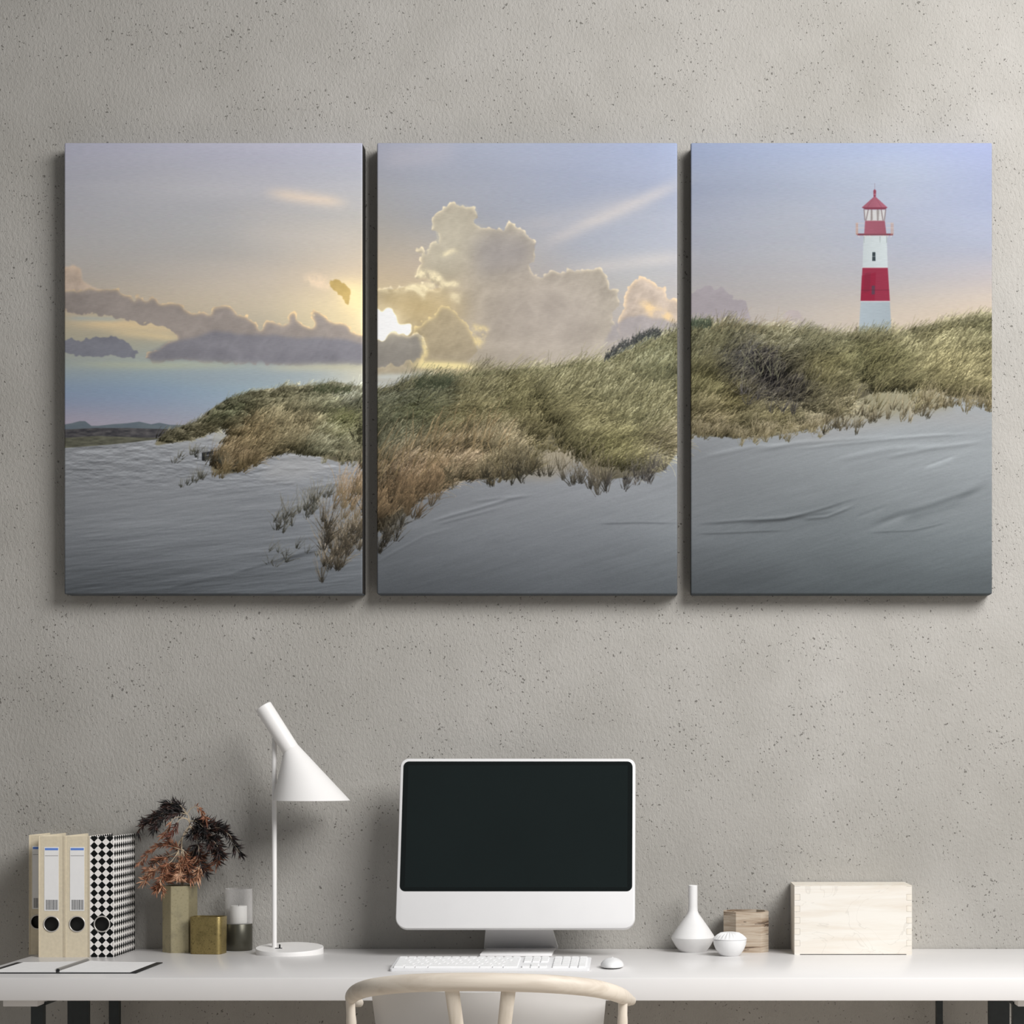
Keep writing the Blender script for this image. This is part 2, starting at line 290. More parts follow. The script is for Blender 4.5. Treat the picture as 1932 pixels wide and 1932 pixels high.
    Q([(532,250),(530,180),(545,160),(562,180),(558,250)], (.54,.28,.34)); Q([(536,215),(556,215),(556,225),(536,225)], (.75,.55,.58), .6); Q([(543,165),(549,165),(549,95),(543,95)], (.55,.50,.55), .8)
    for x0 in (336, 350, 735, 752): Q([(x0-5,545),(x0+5,545),(x0+5,680),(x0-5,680)], (.70,.55,.48), .9)
    for yt in (548, 600): Q([(332,yt),(430,yt),(430,yt+6),(332,yt+6)], (.74,.70,.68), .8); Q([(680,yt),(760,yt),(760,yt+6),(680,yt+6)], (.74,.70,.68), .8)
    Q([(332,1730),(344,1730),(344,1830),(332,1830)], (.38,.33,.34)); quad([(1557,619),(1560,619),(1560,632),(1557,632)], (.38,.34,.34)); quad([(1338,596),(1340,596),(1340,616),(1338,616)], (.42,.38,.38))
    # half-buried bench at the left dune foot
    quad([(381,854),(424,847),(424,853),(381,860)], (.20,.21,.24)); quad([(384,861),(424,853),(424,858),(384,867)], (.22,.23,.25)); quad([(381,854),(386,854),(386,869),(381,869)], (.14,.15,.17))
    def blades(x, y, ln, lean, curl, wid, c0, c1, order=None):
        """x,y root; ln length; lean angle from vertical (+ = right); c0 root colour, c1 tip colour"""
        nonlocal big2
        n = len(x)
        if order is None: order = np.argsort(y+rng.normal(0, 7, n))
        x, y, ln, lean, curl, wid, c0, c1 = [a[order] for a in (x, y, ln, lean, curl, wid, c0, c1)]
        K = int(ln.max()*S*1.15)+2
        for i0 in range(0, n, 4000):
            sl = slice(i0, min(n, i0+4000))
            t = np.linspace(0, 1, K, dtype=np.float32)[None, :]
            a = lean[sl, None]+curl[sl, None]*t
            st = ln[sl, None]/K
            px = x[sl, None]+np.cumsum(np.sin(a)*st, 1); py = y[sl, None]-np.cumsum(np.cos(a)*st, 1)
            col = c0[sl, None, :]*(1-t[..., None])+c1[sl, None, :]*t[..., None]
            w = wid[sl, None]*(1-t*.75)
            for k in (0, 1, -1, 2):
                on = w*S > abs(k)*1.0-.2 if k else np.ones_like(w, bool)
                qx = ((px-AX)*S+k).astype(np.int32); qy = ((py-AY)*S).astype(np.int32)
                ok = on & (qx >= 0) & (qx < W2) & (qy >= 0) & (qy < H2)
                al = .8
                big2[qy[ok], qx[ok]] = big2[qy[ok], qx[ok]]*(1-al)+col[ok]*al
    def hash_at(nz, x, y):
        return nz[np.clip((y-AY).astype(int), 0, AH-1), np.clip((x-AX).astype(int), 0, AW-1)]
    tone_pts = np.array([(330,820,120,115,90),(420,770,108,113,84),(520,745,132,128,98),(600,760,138,138,108),(655,752,168,172,152),(640,800,92,96,58),(560,820,150,136,100),(470,830,140,120,84),(430,870,130,110,80),(610,850,150,150,120),
      (740,745,102,104,86),(760,790,80,84,56),(800,735,112,116,90),(720,850,138,138,108),(900,735,152,146,106),(850,800,116,108,72),(960,760,152,146,100),(1000,805,132,124,84),(1050,720,164,160,118),(1100,800,136,130,90),(1150,740,168,165,124),(1200,800,148,145,106),(1250,700,162,166,126),(1240,850,132,122,94),(1150,860,150,144,94),(950,850,166,150,114),(850,880,160,136,106),(760,900,158,132,104),(720,960,126,110,90),
      (1340,650,152,150,112),(1450,650,166,162,126),(1390,700,72,72,78),(1440,720,56,54,64),(1420,700,58,56,66),(1460,742,58,56,62),(1480,740,76,72,72),(1330,730,152,146,94),(1370,765,118,110,70),(1340,805,166,150,110),(1450,795,150,140,98),(1550,705,138,132,86),(1610,695,112,112,74),(1660,690,100,98,62),(1700,660,166,160,114),(1800,640,166,160,114),(1850,620,148,146,104),(1780,710,172,162,110),(1850,740,160,150,104),(1545,650,124,124,94),(1580,775,166,156,120)], np.float32)
    def tone_at(x, y):
        d = (x[:, None]-tone_pts[None, :, 0])**2/1.6+(y[:, None]-tone_pts[None, :, 1])**2+60
        w = d**-1.6
        return (w[..., None]*tone_pts[None, :, 2:]).sum(1)/w.sum(1)[:, None]/255
    def meadow(pts, n, nb, ln, lean, spread=.26, curl=.55, wid=.55, br=1.):
        """n clumps of nb blades: dark roots, light tips, back to front"""
        m = poly(pts); ys, xs = np.nonzero(m > .5)
        k = rng.integers(0, len(xs), n)
        cx = xs[k]+AX+rng.random(n); cy = ys[k]+AY+rng.random(n)
        o = np.argsort(cy); cx, cy = cx[o], cy[o]
        cb = hash_at(big_n, cx, cy)
        cl = rng.normal(lean, .16, n)+(cb-.5)*1.3; ct = np.clip(1+rng.normal(0, .17, n)+(cb-.5)*.9, .5, 1.6); cs = ln*rng.uniform(.65, 1.25, n)
        base = tone_at(cx, cy); base = base*.72+base.mean(1, keepdims=True)*.28*C(1.03, 1.0, .93)
        i = np.repeat(np.arange(n), nb); N = n*nb
        u = rng.normal(0, 1, N); q = rng.random(N)
        x = cx[i]+u*ln*.22; y = cy[i]+rng.normal(0, ln*.07, N)
        L = cs[i]*(.4+.95*rng.random(N)); A = cl[i]+u*spread*.5+rng.normal(0, spread*.5, N)
        layer = np.repeat(np.arange(n), nb)*1.+q        # clump order, then blade order in the clump
        tip = base[i]*(ct[i]*(.80+.78*q+rng.normal(0, .10, N)))[:, None]*br
        hot = rng.random(N) < .13
        tip[hot] = tip[hot]*.5+C(.74,.70,.56)*.5
        root = base[i]*(.20+.20*q)[:, None]*C(.95, .95, .85)
        blades(x, y, L, A, np.abs(rng.normal(curl, .3, N)), np.full(N, wid)*(.7+.8*rng.random(N)), root.astype(np.float32), tip.astype(np.float32), np.argsort(layer))
    meadow([(292,838),(320,818),(370,798),(420,762),(470,745),(530,733),(600,732),(690,735),(690,775),(560,790),(440,800),(420,800),(390,820),(336,832)], 330, 34, 20, .75)
    meadow([(425,805),(440,790),(560,775),(690,755),(690,866),(640,870),(600,860),(540,853),(480,870),(440,891),(405,891),(395,880),(425,850),(430,825)], 330, 52, 30, .5)
    meadow([(690,752),(760,732),(830,716),(850,728),(1040,704),(1140,696),(1190,668),(1290,630),(1290,730),(1100,780),(850,810),(690,840)], 420, 62, 38, .72)
    meadow([(690,800),(830,780),(1000,760),(1040,800),(1000,840),(960,850),(820,870),(690,905)], 230, 66, 42, .68)
    meadow([(1020,750),(1150,725),(1262,690),(1246,850),(1190,888),(1110,880),(1060,840)], 230, 72, 48, .6, .34, .75)
    meadow([(700,870),(820,840),(980,850),(1000,890),(900,902),(800,932),(740,985),(690,1010),(690,905)], 210, 60, 38, .42)
    meadow([(1295,626),(1400,620),(1470,624),(1560,642),(1690,640),(1780,618),(1885,598),(1885,690),(1700,720),(1500,720),(1295,740)], 520, 60, 30, .62)
    meadow([(1370,700),(1400,680),(1480,690),(1500,720),(1490,765),(1420,750)], 60, 40, 30, .5)
    meadow([(1295,700),(1370,695),(1420,750),(1500,765),(1530,790),(1440,820),(1340,822),(1295,815)], 260, 60, 32, .68)
    meadow([(1480,660),(1560,660),(1620,740),(1580,788),(1500,770),(1490,720)], 120, 62, 34, .55)
    meadow([(1640,690),(1885,650),(1885,775),(1840,752),(1745,735),(1650,740)], 240, 62, 34, .62)
    # single tall blades with seed heads, and sparse blades standing in the sand
    def sparse(x0, x1, yf, n, ln, lean, c0, c1, wid=.7, jit=8, curl=.25):
        x = rng.uniform(x0, x1, n); y = np.interp(x, [p[0] for p in yf], [p[1] for p in yf])+rng.normal(0, jit, n)
        L = ln*(.4+.9*rng.random(n)); A = lean+rng.normal(0, .28, n)
        v_ = (1+rng.normal(0, .15, (n, 1)))
        blades(x, y, L, A, rng.normal(curl, .3, n), np.full(n, wid), (C(*c0)*v_).astype(np.float32), (C(*c1)*v_).astype(np.float32))
    def tufts(x0, x1, yf, n, nb, ln, lean, c0, c1, jit=6, spread=.32, wid=.5, curl=.2):
        """small separate tufts: blades fanning out of one foot"""
        cx = rng.uniform(x0, x1, n); cy = np.interp(cx, [p[0] for p in yf], [p[1] for p in yf])+rng.normal(0, jit, n)
        o = np.argsort(cy); cx, cy = cx[o], cy[o]; sz = rng.uniform(.55, 1.25, n); tl = rng.normal(lean, .12, n); tv = 1+rng.normal(0, .14, n)
        k = np.repeat(np.arange(n), nb); N = n*nb; u = rng.normal(0, 1, N)
        A = tl[k]+u*spread; L = ln*sz[k]*(.45+.7*rng.random(N))
        v_ = (tv[k]*(1+rng.normal(0, .12, N)))[:, None]
        blades(cx[k]+u*2.2, cy[k]+rng.normal(0, 1.6, N), L, A, rng.normal(curl, .35, N), np.full(N, wid)*(.6+.7*rng.random(N)), (C(*c0)*v_).astype(np.float32), (C(*c1)*v_).astype(np.float32), np.argsort(cy[k], kind='stable'))
    def flow(pts, n, ln, lean, col, curl=.8, wid=.5):
        """long pale blades lying over the mass of grass"""
        m = poly(pts); ys, xs = np.nonzero(m > .5); k = rng.integers(0, len(xs), n)
        x = xs[k]+AX+rng.random(n); y = ys[k]+AY+rng.random(n); cb = hash_at(big_n, x, y)
        L = ln*(.5+.8*rng.random(n)); A = lean+(cb-.5)*1.2+rng.normal(0, .2, n); b = tone_at(x, y); b = b/b.mean(1, keepdims=True)*.5
        t_ = (b*.5+C(*col)*.5)*(1+rng.normal(0, .12, (n, 1)))
        blades(x, y, L, A, np.abs(rng.normal(curl, .35, n)), np.full(n, wid), (t_*.55).astype(np.float32), t_.astype(np.float32))
    flow([(850,730),(1040,706),(1190,672),(1290,632),(1290,840),(1200,870),(1100,860),(1040,800),(850,800)], 900, 56, .55, (.72,.69,.52))
    flow([(690,760),(850,725),(850,800),(690,860)], 260, 44, .7, (.62,.63,.55))
    flow([(1295,630),(1560,645),(1690,645),(1885,605),(1885,760),(1640,740),(1540,780),(1440,815),(1295,810)], 1100, 44, .6, (.76,.72,.56))
    flow([(440,800),(560,775),(690,745),(690,850),(560,845),(480,860)], 300, 34, .55, (.70,.66,.54))
    drk, mid_, brn, org = (.22,.22,.19), (.42,.41,.33), (.50,.41,.30), (.64,.52,.39)
    F = lambda *p: list(p)
    tufts(515, 620, F((515,1005),(545,985),(585,960),(620,935)), 26, 9, 40, .2, (.20,.20,.18), (.50,.48,.42), 9, .3)
    tufts(490, 600, F((490,1052),(600,1045)), 10, 7, 24, .35, (.20,.20,.18), (.42,.41,.37), 10, .45)
    tufts(606, 690, F((606,1030),(640,1050),(690,990)), 46, 14, 62, .12, (.19,.18,.16), (.54,.48,.39), 22, .32)
    tufts(630, 690, F((630,960),(690,930)), 22, 11, 66, .25, (.36,.32,.25), (.66,.55,.43), 16, .2)
    tufts(705, 760, F((705,1035),(760,985)), 26, 10, 40, .2, (.20,.19,.17), (.47,.44,.38), 10, .3)
    tufts(700, 830, F((700,965),(760,952),(830,915)), 60, 14, 56, .28, (.33,.29,.23), (.66,.55,.42), 18, .28)
    sparse(700, 960, F((700,880),(830,850),(960,830)), 110, 62, .4, (.45,.40,.30), (.74,.63,.48), .7, 22)
    tufts(830, 1000, F((830,908),(1000,895)), 34, 10, 40, .1, (.27,.25,.20), (.58,.53,.42), 7, .34)
    tufts(900, 1060, F((900,908),(1060,892)), 16, 10, 62, -.05, (.22,.21,.18), (.50,.47,.39), 8, .3)
    tufts(1060, 1150, F((1060,905),(1130,918),(1150,915)), 15, 13, 70, -.08, (.22,.21,.19), (.52,.48,.40), 7, .28)
    tufts(1140, 1255, F((1140,915),(1200,905),(1255,890)), 26, 9, 46, .08, (.24,.23,.22), (.48,.46,.42), 9, .26)
    tufts(1000, 1090, F((1000,850),(1090,845)), 14, 8, 26, .3, (.30,.28,.20), (.60,.56,.42), 10, .35)
    tufts(1295, 1560, F((1295,815),(1400,826),(1560,808)), 90, 10, 28, .25, (.40,.37,.28), (.68,.63,.52), 8, .3)
    tufts(1530, 1760, F((1530,818),(1600,802),(1700,788),(1760,768)), 44, 9, 38, .15, (.28,.26,.21), (.62,.57,.46), 9, .28)
    tufts(1580, 1760, F((1580,775),(1680,755),(1760,750)), 30, 7, 34, .35, (.36,.34,.26), (.64,.60,.46), 10, .3)
    tufts(1740, 1885, F((1740,757),(1885,778)), 40, 9, 34, .25, (.36,.33,.25), (.66,.61,.49), 7, .28)
    tufts(325, 440, F((325,866),(370,862),(400,872),(440,890)), 16, 8, 22, .15, (.20,.20,.18), (.46,.44,.37), 5, .32)
    tufts(335, 385, F((335,912),(385,905)), 8, 8, 24, .2, (.20,.20,.18), (.42,.41,.37), 4, .35)
    tufts(400, 480, F((400,895),(480,875)), 28, 11, 30, .3, (.28,.25,.18), (.56,.49,.38), 5, .3)
    tufts(610, 690, F((610,868),(690,872)), 18, 10, 26, .3, (.36,.35,.28), (.62,.59,.48), 6, .3)
    sparse(300, 690, F((300,830),(385,790),(430,760),(530,735),(690,735)), 220, 15, .6, (.38,.37,.30), (.46,.45,.38), .5, 3)
    sparse(700, 1290, F((700,742),(830,716),(960,702),(1130,690),(1180,668),(1290,628)), 420, 22, .7, (.40,.40,.30), (.60,.57,.46), .5, 4)
    sparse(1140, 1246, F((1140,678),(1165,660),(1190,646),(1225,630),(1246,630)), 420, 9, .3, (.24,.25,.25), (.32,.32,.31), .6, 4)
    sparse(1303, 1342, F((1303,612),(1342,614)), 160, 10, .2, (.28,.31,.26), (.38,.41,.34), .6, 4)
    sparse(590, 660, F((590,736),(660,736)), 160, 14, .5, (.25,.27,.20), (.38,.39,.30), .5, 4)
    sparse(780, 850, F((780,728),(850,722)), 240, 22, .7, (.26,.28,.22), (.40,.41,.33), .5, 5)
    sparse(1340, 1480, F((1340,622),(1480,622)), 80, 34, .4, (.45,.43,.33), (.58,.52,.42), .5, 4, .6)
    sparse(1480, 1885, F((1480,626),(1560,638),(1690,636),(1780,612),(1885,594)), 380, 22, .7, (.42,.41,.32), (.60,.57,.45), .5, 4)
    sparse(1400, 1470, F((1400,690),(1470,705)), 26, 60, .0, (.36,.36,.30), (.72,.70,.58), .55, 12, .1)
    tufts(1400, 1500, F((1400,745),(1450,770),(1500,780)), 9, 7, 44, .1, (.26,.25,.26), (.58,.56,.52), 8, .4)
    out = big2.reshape(AH, S, AW, S, 3).mean((1, 3))
    out *= (1-.10*sst(1000, 1122, yy))[..., None]
    g_ = out.mean(-1, keepdims=True); out = g_+(out-g_)*.88
    out = out+(out-.5)*np.where(out < .5, .15, .06)
    return np.clip(out, .01, 1)
# ---------------------------------------------------------------- scene
F, CAMD, EYE, VX, VY, TOP = 3700.0, 4.72, 1.17, 1255.0, 1445.0, 0.73
def at(px, py, y):
    """the point of the room seen at picture position (px, py) whose distance in front of the wall is -y"""
    d = CAMD+y
    return Vector(((px-VX)*d/F, y, EYE+(VY-py)*d/F))
def dep(py):
    """y of the spot on the desk top seen at picture height py"""
    return (EYE-TOP)*F/(py-VY)-CAMD
def wx(px, y): return (px-VX)*(CAMD+y)/F

sc = bpy.context.scene
COL = sc.collection
rnd = random.Random(11)

# ---------------- materials
def srgb(r, g, b):
    f = lambda c: (c/255/12.92) if c/255 <= .04045 else ((c/255+.055)/1.055)**2.4
    return (f(r), f(g), f(b), 1)
class NT:
    def __init__(s, name):
        s.m = bpy.data.materials.new(name); s.m.use_nodes = True
        s.n = s.m.node_tree.nodes; s.l = s.m.node_tree.links
        s.b = s.n['Principled BSDF']; s.out = s.n['Material Output']
    def add(s, t, **k):
        n = s.n.new(t)
        for a, v in k.items():
            if a.startswith('i_'):
                key = a[2:]
                n.inputs[int(key) if key.isdigit() else key.replace('_', ' ')].default_value = v
            else: setattr(n, a, v)
        return n
    def link(s, a, b): s.l.new(a, b)
    def coord(s, scale=(1, 1, 1), rot=(0, 0, 0)):
        t = s.add('ShaderNodeTexCoord'); m = s.add('ShaderNodeMapping')
        m.inputs['Scale'].default_value = scale; m.inputs['Rotation'].default_value = rot
        s.link(t.outputs['Object'], m.inputs[0]); return m.outputs[0]
    def noise(s, vec, scale, detail=3, rough=.55, dist=0):
        n = s.add('ShaderNodeTexNoise'); n.inputs['Scale'].default_value = scale; n.inputs['Detail'].default_value = detail
        n.inputs['Roughness'].default_value = rough; n.inputs['Distortion'].default_value = dist
        s.link(vec, n.inputs['Vector']); return n.outputs['Fac']
    def ramp(s, fac, stops):
        r = s.add('ShaderNodeValToRGB'); e = r.color_ramp.elements
        while len(e) < len(stops): e.new(.5)
        for k, (p, c) in enumerate(stops):
            e[k].position = p; e[k].color = c if len(c) == 4 else (*c, 1)
        s.link(fac, r.inputs[0]); return r.outputs[0]
    def mixc(s, fac, a, b, mode='MIX'):
        n = s.add('ShaderNodeMix', data_type='RGBA', blend_type=mode)
        for v, i in ((fac, 0), (a, 6), (b, 7)):
            if hasattr(v, 'is_output'): s.link(v, n.inputs[i])
            else: n.inputs[i].default_value = v
        return n.outputs[2]
    def math(s, op, a, b=0.):
        n = s.add('ShaderNodeMath', operation=op)
        for v, i in ((a, 0), (b, 1)):
            if hasattr(v, 'is_output'): s.link(v, n.inputs[i])
            else: n.inputs[i].default_value = v
        return n.outputs[0]
    def bump(s, h, strength, dist):
        n = s.add('ShaderNodeBump'); n.inputs['Strength'].default_value = strength; n.inputs['Distance'].default_value = dist
        s.link(h, n.inputs['Height']); s.link(n.outputs[0], s.b.inputs['Normal']); return n
    def set(s, col=None, rough=.5, metal=0., spec=.5):
        if col is not None:
            if hasattr(col, 'is_output'): s.link(col, s.b.inputs['Base Color'])
            else: s.b.inputs['Base Color'].default_value = col
        s.b.inputs['Roughness'].default_value = rough; s.b.inputs['Metallic'].default_value = metal
        s.b.inputs['Specular IOR Level'].default_value = spec
        return s.m

def plain(name, rgb, rough=.5, metal=0., var=.03, scale=30., spec=.5, bump=0.):
    """a paint, plastic or metal: one colour with a faint unevenness"""
    t = NT(name); c = srgb(*rgb)
    v = t.coord(); n = t.noise(v, scale, 3)
    lo = tuple(x*(1-var) for x in c[:3])+(1,); hi = tuple(min(1, x*(1+var)) for x in c[:3])+(1,)
    if bump: t.bump(n, bump, .001)
    return t.set(t.ramp(n, [(.3, lo), (.7, hi)]), rough, metal, spec)

def wall_material():
    t = NT('rough_plaster'); v = t.coord()
    big = t.noise(v, 1.6, 4, .6); mid = t.noise(v, 9., 5, .65)
    base = t.ramp(big, [(.3, srgb(160, 157, 151)), (.7, srgb(178, 175, 170))])
    base = t.mixc(t.math('MULTIPLY', t.math('SUBTRACT', mid, .35), .55), base, srgb(140, 137, 131))
    # small open pores, gathered in swarms
    vo = t.add('ShaderNodeTexVoronoi'); vo.inputs['Scale'].default_value = 170.
    wv = t.add('ShaderNodeTexNoise'); wv.inputs['Scale'].default_value = 90.; t.link(v, wv.inputs['Vector'])
    ad = t.add('ShaderNodeVectorMath', operation='MULTIPLY_ADD'); t.link(wv.outputs['Color'], ad.inputs[0]); ad.inputs[1].default_value = (.014, .014, .014); t.link(v, ad.inputs[2])
    t.link(ad.outputs[0], vo.inputs['Vector'])
    sepc = t.add('ShaderNodeSeparateColor'); t.link(vo.outputs['Color'], sepc.inputs[0])
    swarm = t.noise(v, 7., 3, .6)
    size = t.math('MULTIPLY', t.math('MULTIPLY', sepc.outputs[0], sepc.outputs[1]), t.math('MULTIPLY', t.math('SUBTRACT', swarm, .16), 1.12))
    pit = t.math('LESS_THAN', vo.outputs['Distance'], size)
    soft = t.add('ShaderNodeMapRange', interpolation_type='SMOOTHSTEP'); t.link(t.math('SUBTRACT', vo.outputs['Distance'], size), soft.inputs[0])
    soft.inputs[1].default_value = -.08; soft.inputs[2].default_value = .06; soft.inputs[3].default_value = 1; soft.inputs[4].default_value = 0
    col = t.mixc(t.math('MULTIPLY', soft.outputs[0], .62), base, srgb(70, 66, 60))
    # trowelled grain
    m2 = t.coord((1, 1, .55), (0, .5, 0))
    g1 = t.noise(m2, 330., 3, .65); g2 = t.noise(m2, 135., 3, .6)
    h = t.math('ADD', t.math('MULTIPLY', g1, .5), t.math('MULTIPLY', g2, .9))
    h = t.math('SUBTRACT', h, t.math('MULTIPLY', soft.outputs[0], .75))
    t.bump(h, .6, .0042)
    return t.set(col, .9, 0, .2)

def wood(name, c1, c2, axis='X', scale=1., rough=.55, figure=True):
    t = NT(name)
    sx = {'X': (1.2, 14, 14), 'Z': (14, 14, 1.2), 'Y': (14, 1.2, 14)}[axis]
    v = t.coord(tuple(a*scale for a in sx))
    n = t.noise(v, 3., 5, .6, .6); f = t.noise(v, 16., 3, .6)
    col = t.ramp(n, [(.30, srgb(*c2)), (.55, srgb(*c1)), (.75, srgb(*c1))])
    col = t.mixc(t.math('MULTIPLY', f, .25), col, srgb(*c2))
    if figure:
        v2 = t.coord((6, 6, 9)); w = t.noise(v2, 1.1, 3, .5, 1.6)
        line = t.math('LESS_THAN', t.math('ABSOLUTE', t.math('SUBTRACT', w, .5)), .006)
        col = t.mixc(t.math('MULTIPLY', line, .22), col, srgb(*[int(x*.80) for x in c2]))
    return t.set(col, rough)

M = {}
M['wall'] = wall_material()
M['floor'] = wood('floor_boards', (222, 214, 204), (206, 197, 186), 'Y', .4, .5, False)
M['white'] = plain('white_lacquer', (226, 224, 223), .3, 0, .01, 12, .22)
M['whitemat'] = plain('white_painted_metal', (236, 234, 232), .42, 0, .01, 20)
M['black'] = plain('black_steel', (38, 44, 46), .5, 0, .15, 60)
M['beige'] = plain('beige_linen_board', (217, 205, 180), .75, 0, .05, 140, .3, .15)
M['beige_in'] = plain('beige_board_edge', (206, 190, 160), .8, 0, .05, 100)
M['paper'] = plain('paper', (236, 235, 234), .8, 0, .02, 40)
M['blue'] = plain('blue_print', (96, 136, 214), .8, 0, .02)
M['ink'] = plain('grey_ink', (86, 86, 88), .8, 0, .05)
M['dark'] = plain('dark_inside', (20, 18, 15), .6, 0, .2, 40)
M['chrome'] = plain('nickel_ring', (206, 202, 196), .3, .5, .03)
M['cover'] = plain('black_cover', (18, 21, 24), .5, 0, .1, 80)
M['alu'] = plain('pale_aluminium', (224, 223, 223), .35, .0, .01, 15)
M['alu2'] = plain('silver_stand', (236, 235, 235), .3, 0., .01, 15)
M['keys'] = plain('white_keys', (240, 240, 240), .5, 0, .01)
M['gap'] = plain('keyboard_bed', (228, 228, 229), .4, 0, .01)
M['gloss'] = plain('black_glass', (17, 22, 22), .05, 0, .05, 5, .3)
M['gloss2'] = plain('dark_display', (22, 29, 29), .06, 0, .05, 5, .3)
M['porcelain'] = plain('white_porcelain', (232, 232, 232), .35, 0, .01)
M['matte'] = plain('matte_white_ceramic', (222, 221, 220), .6, 0, .02, 40)
M['wax'] = plain('white_wax', (240, 238, 234), .6, 0, .02)
M['wick'] = plain('wick', (60, 55, 50), .9)
M['smoke'] = plain('smoked_metal', (84, 82, 72), .36, .6, .08, 30)
M['shell'] = plain('pale_grey_shell', (206, 204, 202), .55, 0, .03, 6)
M['chairwood'] = wood('bleached_ash', (222, 212, 198), (204, 192, 177), 'X', 1., .5, False)
M['chairwood_up'] = wood('bleached_ash_upright', (226, 216, 202), (208, 196, 179), 'Z', 1., .5, False)
M['boxwood'] = wood('pale_birch', (230, 226, 218), (219, 210, 197), 'X', 1., .6, True)
M['boxside'] = wood('pale_birch_end', (228, 222, 211), (219, 209, 193), 'Z', 1., .65, False)
def brass(name, a, b, c, rough):
    t = NT(name); v = t.coord()
    n = t.noise(v, 28., 5, .65); f = t.noise(v, 260., 4, .7)
    col = t.ramp(n, [(.28, srgb(*b)), (.5, srgb(*a)), (.72, srgb(*a))])
    sp = t.ramp(f, [(.56, (0, 0, 0)), (.66, (1, 1, 1))])
    col = t.mixc(t.math('MULTIPLY', sp, .7), col, srgb(*c))
    return t.set(col, rough, .7)
M['brass'] = brass('aged_pale_brass', (182, 172, 140), (146, 139, 118), (152, 143, 112), .46)
M['brass2'] = brass('speckled_brass', (150, 133, 86), (114, 101, 64), (60, 53, 30), .40)
def bark():
    t = NT('weathered_wood'); v = t.coord((1.6, 1.6, 34)); n = t.noise(v, 3., 5, .65, .5)
    v2 = t.coord((3, 3, 46)); n2 = t.noise(v2, 2.3, 4, .6, .8)
    col = t.ramp(n, [(.32, srgb(104, 84, 66)), (.45, srgb(164, 146, 126)), (.58, srgb(190, 177, 160)), (.7, srgb(132, 112, 92))])
    crack = t.math('LESS_THAN', n2, .375)
    col = t.mixc(t.math('MULTIPLY', crack, .8), col, srgb(66, 50, 40))
    t.bump(t.math('SUBTRACT', n, crack), .4, .002)
    return t.set(col, .8)
M['bark'] = bark()
def checker():
    """black squares standing on their corners, three columns to the spine"""
    t = NT('black_diamond_print'); tc = t.add('ShaderNodeTexCoord'); se = t.add('ShaderNodeSeparateXYZ'); t.link(tc.outputs['UV'], se.inputs[0])
    tri = lambda o: t.math('ABSOLUTE', t.math('SUBTRACT', t.math('FRACT', o), .5))
    k = t.math('LESS_THAN', t.math('ADD', tri(se.outputs[0]), tri(se.outputs[1])), .5)
    return t.set(t.mixc(k, srgb(236, 232, 228), srgb(10, 13, 13)), .65, 0, .2)
M['checker'] = checker()
def glassy():
    t = NT('clear_glass_sleeve'); v = t.coord(); n = t.noise(v, 20, 2)
    t.set(t.ramp(n, [(.3, srgb(232, 230, 228)), (.7, srgb(238, 236, 234))]), .12)
    tr = t.add('ShaderNodeBsdfTransparent'); tr.inputs[0].default_value = (.975, .975, .975, 1)
    fr = t.add('ShaderNodeLayerWeight'); fr.inputs[0].default_value = .35
    f = t.math('ADD', t.math('MULTIPLY', fr.outputs['Facing'], .5), .09)
    mx = t.add('ShaderNodeMixShader'); t.link(f, mx.inputs[0]); t.link(tr.outputs[0], mx.inputs[1]); t.link(t.b.outputs[0], mx.inputs[2]); t.link(mx.outputs[0], t.out.inputs[0])
    return t.m
M['glass'] = glassy()
def leafm(name, a, b, c):
    t = NT(name); v = t.coord(); n = t.noise(v, 60., 2, .5)
    return t.set(t.ramp(n, [(.35, srgb(*a)), (.5, srgb(*b)), (.68, srgb(*c))]), .65)
M['leaf_dark'] = leafm('dried_dark_leaf', (13, 10, 12), (24, 17, 17), (70, 40, 30))
M['leaf_copper'] = leafm('dried_copper_leaf', (66, 42, 32), (134, 84, 58), (180, 130, 100))
M['leaf_tan'] = leafm('dried_tan_leaf', (128, 82, 58), (184, 138, 106), (214, 178, 150))
M['twig'] = plain('pale_twig', (196, 178, 152), .8, 0, .12, 90)

# ---------------- mesh helpers
def link(name, bm, mat, parent=None, smooth=None, loc=None):
    me = bpy.data.meshes.new(name); bmesh.ops.recalc_face_normals(bm, faces=bm.faces); bm.to_mesh(me); bm.free()
    for m in (mat if isinstance(mat, (list, tuple)) else [mat]): me.materials.append(m)
    o = bpy.data.objects.new(name, me); COL.objects.link(o)
    if smooth is not None:
        for p in me.polygons: p.use_smooth = True
        me.set_sharp_from_angle(angle=math.radians(smooth))
    if parent is not None: o.parent = parent
    if loc is not None: o.location = loc
    return o
def tag(o, label, cat, group=None):
    o['label'] = label; o['category'] = cat
    if group: o['group'] = group
    return o
def thing(name, label, cat, loc=(0, 0, 0), rz=0., group=None):
    o = bpy.data.objects.new(name, None); COL.objects.link(o); o.empty_display_size = .05
    o.location = loc; o.rotation_euler = (0, 0, rz); return tag(o, label, cat, group)
def box(bm, x0, x1, y0, y1, z0, z1, bev=0., seg=2):
    r = bmesh.ops.create_cube(bm, size=1.)
    for v in r['verts']: v.co = Vector((x0 if v.co.x < 0 else x1, y0 if v.co.y < 0 else y1, z0 if v.co.z < 0 else z1))
    if bev:
        es = list({e for v in r['verts'] for e in v.link_edges})
        bmesh.ops.bevel(bm, geom=es, offset=bev, segments=seg, profile=.5, affect='EDGES')
    return bm
def B(): return bmesh.new()
